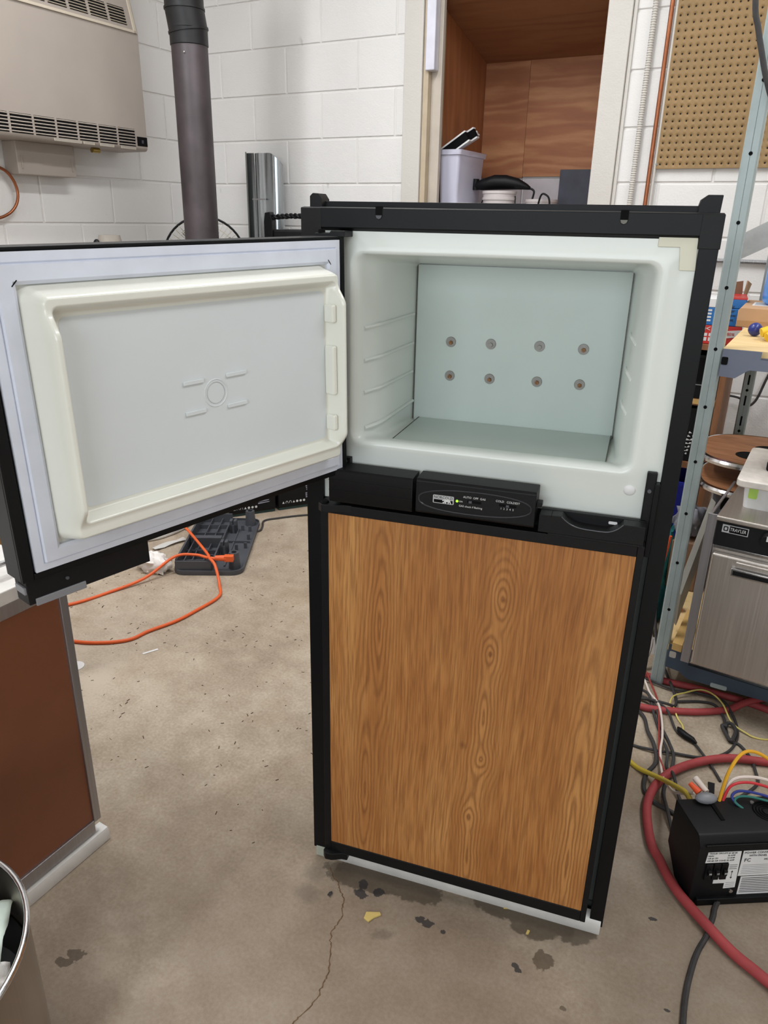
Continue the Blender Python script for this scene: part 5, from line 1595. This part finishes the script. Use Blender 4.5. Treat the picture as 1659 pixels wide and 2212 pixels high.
board(0.085, 0.0, 0.0, 'upper_board', ((0.095, 0.075), (0.150, 0.175)))
board(0.005, 0.01, -0.035, 'lower_board', ())
MB().cyl((0.11, 0.12, 0.02), (0.11, 0.12, 0.09), 0.018, n=16).cyl((0.24, 0.2, 0.02), (0.24, 0.2, 0.09), 0.018, n=16).build('spacer', M_BLACK, ct)

# ------------------------------------------------------------------ camper stove on the low shelf
ST = empty('camper_stove', (-0.100, 2.035, 0.1505), radians(-5), 'stainless steel camper oven with black control panel', 'oven')
sw, sd, sh = 0.50, 0.335, 0.459


def T(mb, name, mat, parent=ST, **kw):
    return mb.build(name, mat, parent, **kw)


T(MB().box(0.0, sw, 0.012, sd, 0.0, sh - 0.012), 'carcass', M_STEEL)
T(MB().box(-0.004, sw + 0.004, 0.0, sd, sh - 0.014, sh), 'hob_top', M_STEELH, bevel=0.004, seg=3)
pnl = T(MB().prism([(0.0, 0.378), (0.006, 0.446), (0.014, 0.446), (0.014, 0.378)], 0.0, sw, 'yz'), 'control_panel', M_BLACK, bevel=0.001)
T(MB().box(0.0, sw, 0.004, 0.014, 0.366, 0.377), 'trim_rail', M_CHROME, bevel=0.002)
tl = math.atan2(0.006, 0.068)
pt_ = MB().box(0.0, 0.064, -0.0012, 0.0, 0.0, 0.0215).build('name_plate', M_SILVER, ST)
pt_.location = (0.0150, 0.0036, 0.4165)
pt_.rotation_euler = (-tl, 0, 0)
MB().box(0.018, 0.062, -0.0016, -0.0011, 0.002, 0.0195).build('plate_field', M_BLACKD, pt_)
MB().prism(rrect(0.003, 0.015, 0.004, 0.0175, 0.003, 3), -0.0016, -0.0011).build('plate_emblem', M_PRINTK, pt_)
MB().prism(rrect(0.006, 0.012, 0.007, 0.0145, 0.002, 3), -0.0019, -0.0015).build('plate_emblem_core', M_SILVER, pt_)
text('plate_lettering', "TRAV'LER", 0.0125, M_PRINT, pt_, (0.0195, -0.0017, 0.0108), sx=0.74)
kn = T(MB().cyl((0.128, 0.004, 0.424), (0.128, -0.026, 0.424), 0.019, 0.016, 24), 'knob', M_BLACK, bevel=0.001)
T(MB().box(0.1255, 0.1305, -0.0262, -0.0255, 0.426, 0.440), 'knob_mark', M_PRINT, kn)
for i in range(3):
    T(MB().cyl((0.218 + i * 0.09, 0.004, 0.424), (0.218 + i * 0.09, -0.026, 0.424), 0.019, 0.016, 24), 'knob', M_BLACK, bevel=0.001)
dr = T(MB().box(0.004, sw - 0.004, -0.010, 0.012, 0.010, 0.357), 'oven_door', M_STEEL, bevel=0.006, seg=3)
T(MB().box(0.058, 0.44, -0.022, -0.0105, 0.308, 0.331), 'door_handle', M_CHROME, dr, bevel=0.003)
T(MB().box(0.064, 0.434, -0.0228, -0.020, 0.3135, 0.3255), 'handle_insert', M_BLACK, dr)
T(MB().box(0.066, 0.43, -0.014, -0.010, 0.333, 0.347), 'handle_plate', M_STEEL, dr, bevel=0.002)
T(MB().box(-0.026, -0.002, 0.006, 0.012, -0.012 + 0.012, sh), 'side_flange', M_ALU, bevel=0.001)
T(MB().box(-0.022, -0.016, 0.012, sd, sh - 0.006, sh), 'top_flange', M_ALU)
T(MB().box(0.0, sw, 0.002, 0.012, 0.002, 0.009), 'bottom_rail', M_CHROME)
T(MB().box(-0.002, sw, -0.004, sd, -0.0004, 0.0016), 'base_pan', M_BLACKM)  # black sheet painting in the shade under the overhanging stove

wbin = empty('white_caddy', (-0.058, 2.135, 0.6097), radians(-4), 'white plastic caddy with a lime sticker on the stove', 'caddy')
MB().loops([[(a, c, z) for a, c in rrect(0.0 + i_, 0.30 - i_, 0.0 + i_, 0.24 - i_, 0.014, 3)] for z, i_ in ((0.0, 0.006), (0.080, 0.0), (0.080, 0.004), (0.008, 0.010))], True, True).build('tub', M_WHITE, wbin, sharp=35)
MB().prism(rrect(0.016, 0.038, 0.030, 0.068, 0.004, 3), -0.0012, 0.0032).build('lime_sticker', pm('lime_green', (176, 214, 96), 0.5), wbin)
MB().box(0.045, 0.09, -0.0012, 0.004, 0.06, 0.064).build('handle_slot', M_BLACKD, wbin)
tr = empty('white_board', (-0.075, 2.055, 0.6905), radians(-2), 'scuffed white board lying across the caddy on the stove', 'board')
MB().prism(rrect(0.0, 0.42, 0.0, 0.36, 0.02, 4), 0.0, 0.020, 'xy').build('slab', pm('scuffed_white', (212, 206, 198), 0.5, var=0.15, scale=26), tr, 0.004, 3)
bp = empty('black_bracket', (-0.015, 2.17, 0.711), radians(-12), 'black metal bracket sitting on the white board', 'bracket')
MB().box(0.0, 0.26, 0.0, 0.12, 0.0, 0.028).build('foot', M_BLACK, bp, 0.006, 3)
MB().add([(0.002, 0.0, 0.028), (0.022, 0.0, 0.028), (0.055, 0.03, 0.20), (0.035, 0.03, 0.20), (0.002, 0.03, 0.028), (0.022, 0.03, 0.028), (0.055, 0.06, 0.20), (0.035, 0.06, 0.20)],
         [(0, 1, 2, 3), (7, 6, 5, 4), (0, 4, 5, 1), (1, 5, 6, 2), (2, 6, 7, 3), (3, 7, 4, 0)]).build('arm', M_BLACKM, bp)
MB().tube([(0.03, 0.05, 0.03), (0.06, 0.045, 0.075), (0.11, 0.05, 0.11), (0.17, 0.06, 0.12)], 0.006, 8, 5).build('bail', M_BLACKM, bp)
MB().cyl((0.05, 0.02, 0.028), (0.05, 0.02, 0.045), 0.012, n=14).build('bolt', M_BLACKM, bp)

# between the post and the stove
fb = tag(MB().add([(-0.128, 2.335, 0.545), (-0.143, 2.345, 0.555), (-0.182, 2.195, 0.300), (-0.166, 2.19, 0.285), (-0.128, 2.335, 0.44), (-0.143, 2.345, 0.445), (-0.178, 2.215, 0.18), (-0.166, 2.21, 0.17)],
                  [(0, 1, 2, 3), (7, 6, 5, 4), (0, 4, 5, 1), (1, 5, 6, 2), (2, 6, 7, 3), (3, 7, 4, 0)]).build('leaning_plate', pm('grey_steel_plate', (150, 148, 140), 0.45, 0.4, var=0.12), None, 0.001), 'grey steel plate leaning between shelf post and oven', 'metal plate')
wbk = tag(MB().prism([(-0.158, 2.095), (-0.130, 2.090), (-0.128, 2.33), (-0.150, 2.335)], 0.1505, 0.175, 'xy').build('wood_block', M_WOODBLK, None, 0.001), 'tan wood block lying beside the oven on the low shelf', 'wood')
og = empty('orange_tape', (-0.185, 2.36, 0.1505), 0, 'orange measuring tape behind the shelf post', 'tape measure')
MB().cyl((0, 0, 0), (0, 0, 0.03), 0.018, n=20).build('case', M_ORTOOL, og, 0.002)
MB().cyl((0, 0, 0.03), (0, 0, 0.0315), 0.010, n=16).build('cap', M_BLACK, og)

# ------------------------------------------------------------------ power converter on the floor
PC = empty('power_converter', (0.022, 1.335, 0), radians(33), 'black power converter box with white rating labels on the floor', 'converter')


def V(mb, name, mat, parent=PC, **kw):
    return mb.build(name, mat, parent, **kw)


cwid, cdep, chh = 0.34, 0.118, 0.170
mb = MB().prism([(0.0, 0.0), (0.006, -0.002)] and [(0.0, 0.006), (0.0, 0.150), (0.012, chh - 0.002), (0.018, chh), (cdep, chh - 0.004), (cdep, 0.050), (cdep - 0.05, 0.0), (0.008, 0.0)], -0.002, cwid, 'yz')
V(mb, 'housing', M_BLACK, bevel=0.0018)
V(MB().box(0.010, cwid, -0.010, 0.004, 0.0, 0.017), 'front_foot', M_BLACKM, bevel=0.002)
V(MB().box(0.010, cwid, -0.003, 0.0, 0.150, 0.156), 'front_ridge', M_BLACK, bevel=0.001)
V(MB().box(0.064, 0.072, 0.050, 0.112, chh - 0.005, chh + 0.0006), 'lid_groove', M_BLACKD)
for r in (0.012, 0.018, 0.024, 0.030):
    V(MB().tube([(0.178 + r * cos(2 * pi * i / 32), 0.070 + r * sin(2 * pi * i / 32), chh - 0.0012) for i in range(32)], 0.0016, 6, 0, True), 'fan_grille_ring', M_BLACKD)
V(MB().cyl((0.157, 0.098, chh - 0.004), (0.157, 0.098, chh), 0.004, n=12), 'lid_rivet', M_ZINC)
l1 = V(MB().prism([(0.016, 0.108), (0.018, 0.136), (0.088, 0.136), (0.092, 0.038), (0.067, 0.036), (0.066, 0.108)], -0.0008, 0.0005), 'breaker_label', M_WHITE)
text('print', 'TRAILER CIRCUITS #1 #2 #3', 0.0048, M_PRINTK, l1, (0.020, -0.0012, 0.1330))
for i, (a_, c_) in enumerate((('MAIN', '30 AMP'), ('CIR #1 SM', '15 AMP'), ('CIR #2 AIR COND', '20 AMP'))):
    text('print', a_, 0.0050, M_PRINTK, l1, (0.0185, -0.0012, 0.1265 - i * 0.0065))
    text('print', c_, 0.0050, M_PRINTK, l1, (0.0600, -0.0012, 0.1265 - i * 0.0065))
for i in range(3):
    V(MB().box(0.070, 0.086, -0.0013, -0.0008, 0.100 - i * .005, 0.1008 - i * .005), 'print_line', M_PRINTK, l1)
    V(MB().box(0.0695, 0.0885, -0.0013, -0.0008, 0.052 - i * .005, 0.0526 - i * .005), 'print_line', M_GREYP, l1)
V(MB().box(0.0775, 0.0783, -0.0013, -0.0008, 0.066, 0.082), 'arrow', M_PRINTK, l1)
V(MB().prism([(0.0755, 0.081), (0.0803, 0.081), (0.0779, 0.085)], -0.0013, -0.0008), 'arrow', M_PRINTK, l1)
V(MB().prism([(0.0755, 0.067), (0.0779, 0.063), (0.0803, 0.067)], -0.0013, -0.0008), 'arrow', M_PRINTK, l1)
for i in range(3):
    bk_ = V(MB().box(0.019 + i * 0.0165, 0.033 + i * 0.0165, -0.004, 0.0, 0.064, 0.106), 'breaker', M_BLACK, bevel=0.001)
    V(MB().box(0.022 + i * 0.0165, 0.030 + i * 0.0165, -0.010, -0.004, 0.080, 0.094), 'breaker_toggle', M_BLACK, bk_, bevel=0.001)
    text('print', ('30', '15', '20')[i], 0.006, M_PRINT, bk_, (0.023 + i * 0.0165, -0.0104, 0.087))
V(MB().box(0.042, 0.067, -0.0008, 0.0005, 0.051, 0.068), 'small_label', M_WHITE)
l2 = V(MB().box(0.0925, 0.31, -0.0008, 0.0005, 0.069, 0.1365), 'rating_label', M_WHITE)
l3 = V(MB().box(0.1000, 0.31, -0.0008, 0.0005, 0.0175, 0.0665), 'warning_label', M_WHITE)
text('print', 'POWER CONVERTER', 0.0072, M_PRINTK, l2, (0.0950, -0.0012, 0.1315))
text('print', 'WITH PANEL', 0.0066, M_PRINTK, l2, (0.1060, -0.0012, 0.1235))
text('print', 'FC', 0.0125, M_PRINTK, l2, (0.0975, -0.0012, 0.1115))
text('print', 'MODEL', 0.0066, M_PRINTK, l2, (0.1400, -0.0012, 0.1125))
V(MB().tube([(0.160 + 0.006 * cos(2 * pi * i / 20), -0.0010, 0.129 + 0.006 * sin(2 * pi * i / 20)) for i in range(20)], 0.0005, 5, 0, True), 'approval_mark', M_PRINTK, l2)
for i in range(6):
    V(MB().box(0.097, 0.205 - 0.02 * (i % 2), -0.0012, -0.0008, 0.098 - i * 0.0046, 0.0986 - i * 0.0046), 'print_line', M_GREYP, l2)
for i in range(9):
    V(MB().box(0.103, 0.24 - 0.02 * (i % 3), -0.0012, -0.0008, 0.0615 - i * 0.0048, 0.0632 - i * 0.0048), 'print_line', pm('grey_ink', (84, 84, 88), 0.7), l3)
V(MB().cyl((0.084, -0.004, 0.030), (0.084, 0.0, 0.030), 0.0042, 0.0042, 14), 'front_screw', M_CHROME)

# wires rising from the converter
cord('yellow_cable', [(-0.200, 1.728), (-0.183, 1.717), (-0.156, 1.700), (-0.120, 1.675, .02), (-0.083, 1.63, .05), (-0.055, 1.565, .095), (-0.030, 1.51, .13), (-0.016, 1.462, .150), (-0.008, 1.440, .145)], 0.0062, M_YELC, 'thick yellow cable entering the black converter', 'cable', 10)
cord('amber_wire', [(0.038, 1.475, .165), (0.044, 1.500, .225), (0.062, 1.54, .255), (0.090, 1.575, .245), (0.13, 1.60, .215), (0.19, 1.63, .17), (0.28, 1.68, .06), (0.36, 1.72, .004)], 0.0038, M_YELO, 'amber wire arching over the converter', 'wire')
cord('red_wire', [(0.045, 1.480, .165), (0.055, 1.50, .195), (0.09, 1.525, .20), (0.15, 1.545, .188), (0.22, 1.57, .17), (0.30, 1.61, .06), (0.40, 1.65, .004)], 0.0030, M_REDW, 'bright red wire below the amber arch', 'wire')
cord('white_lead', [(0.046, 1.488, .166), (0.055, 1.515, .20), (0.10, 1.545, .203), (0.16, 1.565, .19), (0.23, 1.59, .172), (0.31, 1.64, .06), (0.42, 1.69, .004)], 0.0036, M_WWIRE, 'white wire next to the bright red one at the converter', 'wire')
cord('blue_wire', [(0.075, 1.478, .168), (0.060, 1.482, .182), (0.072, 1.498, .190), (0.11, 1.515, .186), (0.16, 1.525, .178), (0.23, 1.54, .165), (0.31, 1.57, .06), (0.42, 1.60, .004)], 0.0030, M_BLUEW, 'blue wire curling at the rear of the converter', 'wire')
cord('green_wire', [(0.085, 1.476, .166), (0.067, 1.478, .176), (0.078, 1.492, .183), (0.12, 1.508, .180), (0.22, 1.528, .162), (0.33, 1.55, .05), (0.45, 1.57, .004)], 0.0026, M_GREENW, 'dark green wire under the blue one', 'wire')
tn = empty('taped_joint', (0.0, 1.452, 0.166), 0.5, 'grey taped wire joint on the corner of the converter', 'wire joint')
MB().ball((0.012, -0.004, 0.012), 0.024, 0.013, 0.012).build('tape_wrap', M_GREYP, tn)
MB().cyl((0.002, 0.010, 0.014), (-0.012, 0.030, 0.022), 0.008, 0.005, 12).build('orange_wire_nut', M_ORTOOL, tn)
MB().cyl((0.018, 0.010, 0.016), (0.006, 0.046, 0.022), 0.006, 0.007, 12).build('white_ferrule', M_WWIRE, tn)
MB().prism([(0.022, 0.010), (0.035, 0.045), (0.048, 0.040), (0.034, 0.008)], 0.010, 0.014, 'xy').build('black_tape_end', M_BLACK, tn)

# hoses and cables on the concrete
cord('air_hose', [(-0.40, 2.12), (-0.234, 2.143), (-0.159, 2.143), (-0.08, 2.151), (-0.015, 2.152), (0.049, 2.152), (0.125, 2.142), (0.25, 2.11), (0.6, 1.98), (1.1, 2.0)], 0.0105, M_HOSE, 'red hose running under the low shelf beam', 'hose', 12)
cord('air_hose', [(-0.36, 1.955), (-0.214, 1.969), (-0.176, 1.975), (-0.122, 1.994), (-0.048, 2.031), (0.023, 2.082, .012), (0.06, 2.12, .024), (0.10, 2.165, .026), (0.16, 2.24, .012), (0.3, 2.4), (0.6, 2.6)], 0.0100, M_HOSE, 'red hose bowing towards us in front of the shelf', 'hose', 12)
cord('air_hose', [(1.0, 1.75), (0.60, 1.97), (0.27, 1.93), (0.139, 1.889), (0.06, 1.854, .016), (0.008, 1.818, .016), (-0.042, 1.766, .016), (-0.080, 1.702, .02), (-0.103, 1.64, .018), (-0.109, 1.578, .014), (-0.098, 1.515), (-0.076, 1.447), (-0.053, 1.412), (-0.033, 1.379), (-0.005, 1.343), (0.027, 1.313), (0.066, 1.278, .014), (0.109, 1.248), (0.149, 1.227), (0.25, 1.185), (0.50, 1.13), (0.85, 1.20), (1.2, 1.5)], 0.0108, M_HOSE, 'big red hose loop sweeping round the converter', 'hose', 12)
cord('white_wire', [(-0.30, 2.16), (-0.23, 2.109, .026), (-0.19, 2.039, .020), (-0.158, 1.992, .022), (-0.137, 1.935, .012), (-0.122, 1.856, .012), (-0.116, 1.788, .016), (-0.101, 1.718, .012), (-0.085, 1.65, .034), (-0.060, 1.59, .06), (-0.040, 1.54, .10), (-0.012, 1.475, .165)], 0.0032, M_WWIRE, 'thin white wire snaking across the floor to the converter', 'wire')
cord('dark_red_wire', [(-0.30, 2.24, .02), (-0.233, 2.159, .026), (-0.197, 2.097, .016), (-0.161, 2.009, .016), (-0.145, 1.934, .012), (-0.126, 1.83, .010), (-0.112, 1.759, .014), (-0.092, 1.715, .012)], 0.0026, M_RWIRE, 'thin dark red wire beside the white wire', 'wire')
cord('black_cable', [(-0.285, 2.42, .30), (-0.255, 2.38, .17), (-0.225, 2.30, .06), (-0.173, 2.186, .026), (-0.134, 2.109, .010), (-0.116, 2.059), (-0.117, 2.023, .010), (-0.136, 2.005, .022), (-0.172, 2.006, .020), (-0.22, 2.014, .008), (-0.32, 2.02)], 0.0042, M_CORD, 'black cord dropping beside the shelf post into a hook')
cord('black_cable', [(-0.33, 1.80), (-0.193, 1.79), (-0.141, 1.79, .008), (-0.079, 1.808, .007), (-0.021, 1.828), (0.024, 1.862), (0.05, 1.91), (0.059, 1.976), (0.047, 2.046), (0.011, 2.094, .024), (-0.024, 2.126, .012), (-0.076, 2.129, .008), (-0.14, 2.112, .008), (-0.228, 2.124, .012), (-0.32, 2.13)], 0.0038, M_CORD, 'wide black cord loop lying above the red hose ring')
cord('black_cable', [(-0.33, 1.96, .004), (-0.216, 1.984, .025), (-0.177, 1.997, .025), (-0.133, 1.985, .016), (-0.097, 1.92), (-0.075, 1.898), (-0.043, 1.883), (-0.017, 1.839, .011), (0.014, 1.799, .006), (0.038, 1.758)], 0.0036, M_CORD, 'black cord with a taped splice near the thin yellow end')
cord('black_cable', [(-0.115, 2.056, .006), (-0.055, 2.094), (-0.014, 2.098), (0.013, 2.051, .006), (0.028, 1.993), (0.041, 1.943), (0.068, 1.937), (0.098, 1.889, .008), (0.112, 1.846, .006), (0.121, 1.792), (0.087, 1.721)], 0.0040, M_CORD, 'black cord running past the knot towards the converter rear')
cord('cord_knot', [(0.02, 2.0, .012), (0.037, 2.016, .012), (0.052, 1.984, .013), (0.045, 1.934, .012), (0.027, 1.963, .013), (0.016, 1.99, .014), (0.03, 1.985, .02)], 0.0050, M_CORD, 'thick black knot of cord in the middle of the cable tangle')
tag(MB().loops([[(x + 0.5 * r * cos(2 * pi * i / 12) , y + 0.86 * r * cos(2 * pi * i / 12), 0.011 + r * sin(2 * pi * i / 12)) for i in range(12)] for x, y, r in ((-0.092, 1.922, 0.003), (-0.084, 1.908, 0.0095), (-0.066, 1.894, 0.0095), (-0.048, 1.886, 0.008), (-0.036, 1.876, 0.003))], True, True).build('taped_splice', M_BLACK), 'lumpy black taped splice on the floor cord', 'cable splice')
cord('yellow_wire', [(-0.13, 2.021, .012), (-0.127, 2.069, .012), (-0.1, 2.105, .012), (-0.062, 2.136, .018), (-0.028, 2.127, .022), (0.006, 2.075, .030), (0.038, 2.026, .010), (0.076, 2.001, .006), (0.115, 1.997), (0.22, 2.03), (0.45, 2.0)], 0.0024, pm('pale_yellow_wire', (216, 200, 110), 0.5), 'thin pale yellow wire arching over the cables', 'wire')
cord('yellow_wire', [(-0.117, 2.01, .014), (-0.099, 1.976, .004), (-0.082, 1.95), (-0.076, 1.924)], 0.0024, pm('pale_yellow_wire', (216, 200, 110), 0.5), 'short pale yellow wire end above the taped splice', 'wire')
cord('grey_cable', [(-0.26, 1.99, .006), (-0.191, 1.938, .006), (-0.163, 1.87), (-0.136, 1.807, .014), (-0.119, 1.748), (-0.132, 1.687), (-0.125, 1.626), (-0.099, 1.596, .006), (-0.067, 1.585), (-0.033, 1.575)], 0.0055, M_CORD, 'thick dusty cable inside the big red hose loop', 'cable')
cord('grey_cable', [(-0.25, 2.03, .012), (-0.172, 1.998, .014), (-0.135, 1.912, .006), (-0.104, 1.853), (-0.082, 1.785, .014), (-0.078, 1.726), (-0.082, 1.647), (-0.061, 1.569, .014), (-0.042, 1.521), (-0.030, 1.484), (-0.02, 1.45)], 0.0045, M_CORD, 'dusty cable bending down to the converter side', 'cable')
cord('grey_cable', [(-0.25, 2.06, .008), (-0.195, 2.03, .022), (-0.160, 1.95, .008), (-0.128, 1.87, .006), (-0.100, 1.795, .016), (-0.090, 1.74, .006), (-0.070, 1.69, .03), (-0.045, 1.64, .008), (-0.02, 1.60, .006)], 0.0042, M_CORD, 'dusty cable beside the white wire ending behind the converter', 'cable')
cord('white_cable', [(-0.245, 2.25, .11), (-0.232, 2.225, .085), (-0.235, 2.20, .045), (-0.255, 2.185, .015), (-0.30, 2.18, .009)], 0.008, M_WWIRE, 'stubby white cable beside the foot of the shelf post', 'cable')
cord('black_cable', [(0.085, 1.41), (0.072, 1.348), (0.071, 1.321), (0.068, 1.294, .006), (0.065, 1.264, .006), (0.055, 1.223), (0.05, 1.187), (0.047, 1.136), (0.048, 1.09), (0.051, 1.055), (0.06, 0.95), (0.12, 0.7), (0.3, 0.45), (0.6, 0.3)], 0.0056, M_CORD, 'black cable running out from under the converter towards us', 'cable')

# cable hanging at the top of the shelf post, wire run under the pegboard
tag(MB().tube([(-0.255, 2.085, 2.20), (-0.245, 2.085, 1.95), (-0.228, 2.08, 1.783), (-0.213, 2.08, 1.73), (-0.198, 2.08, 1.685), (-0.178, 2.08, 1.63), (-0.150, 2.085, 1.575), (-0.10, 2.09, 1.53), (-0.03, 2.10, 1.51)], 0.0062, 10, 6).build('hanging_cable', M_CORD), 'dark cable hanging in front of the shelf post top', 'cable')
tag(MB().tube([(-0.42, 3.415, 1.190), (-0.2, 3.415, 1.190), (0.1, 3.415, 1.188), (0.4, 3.415, 1.19)], 0.008, 8, 4).build('wall_conduit', pm('grey_flex', (150, 150, 152), 0.4, 0.6, var=0.3, scale=200)), 'horizontal armoured cable along the wall under the pegboard', 'conduit')
tag(MB().tube([(-0.02, 3.40, 0.98), (-0.045, 3.39, 0.88), (-0.085, 3.39, 0.76), (-0.11, 3.39, 0.66), (-0.14, 3.39, 0.63), (-0.18, 3.39, 0.66), (-0.30, 3.39, 0.665)], 0.005, 8, 6).build('wall_cable', M_CORD), 'black cord drooping along the wall below the shelf', 'cord')
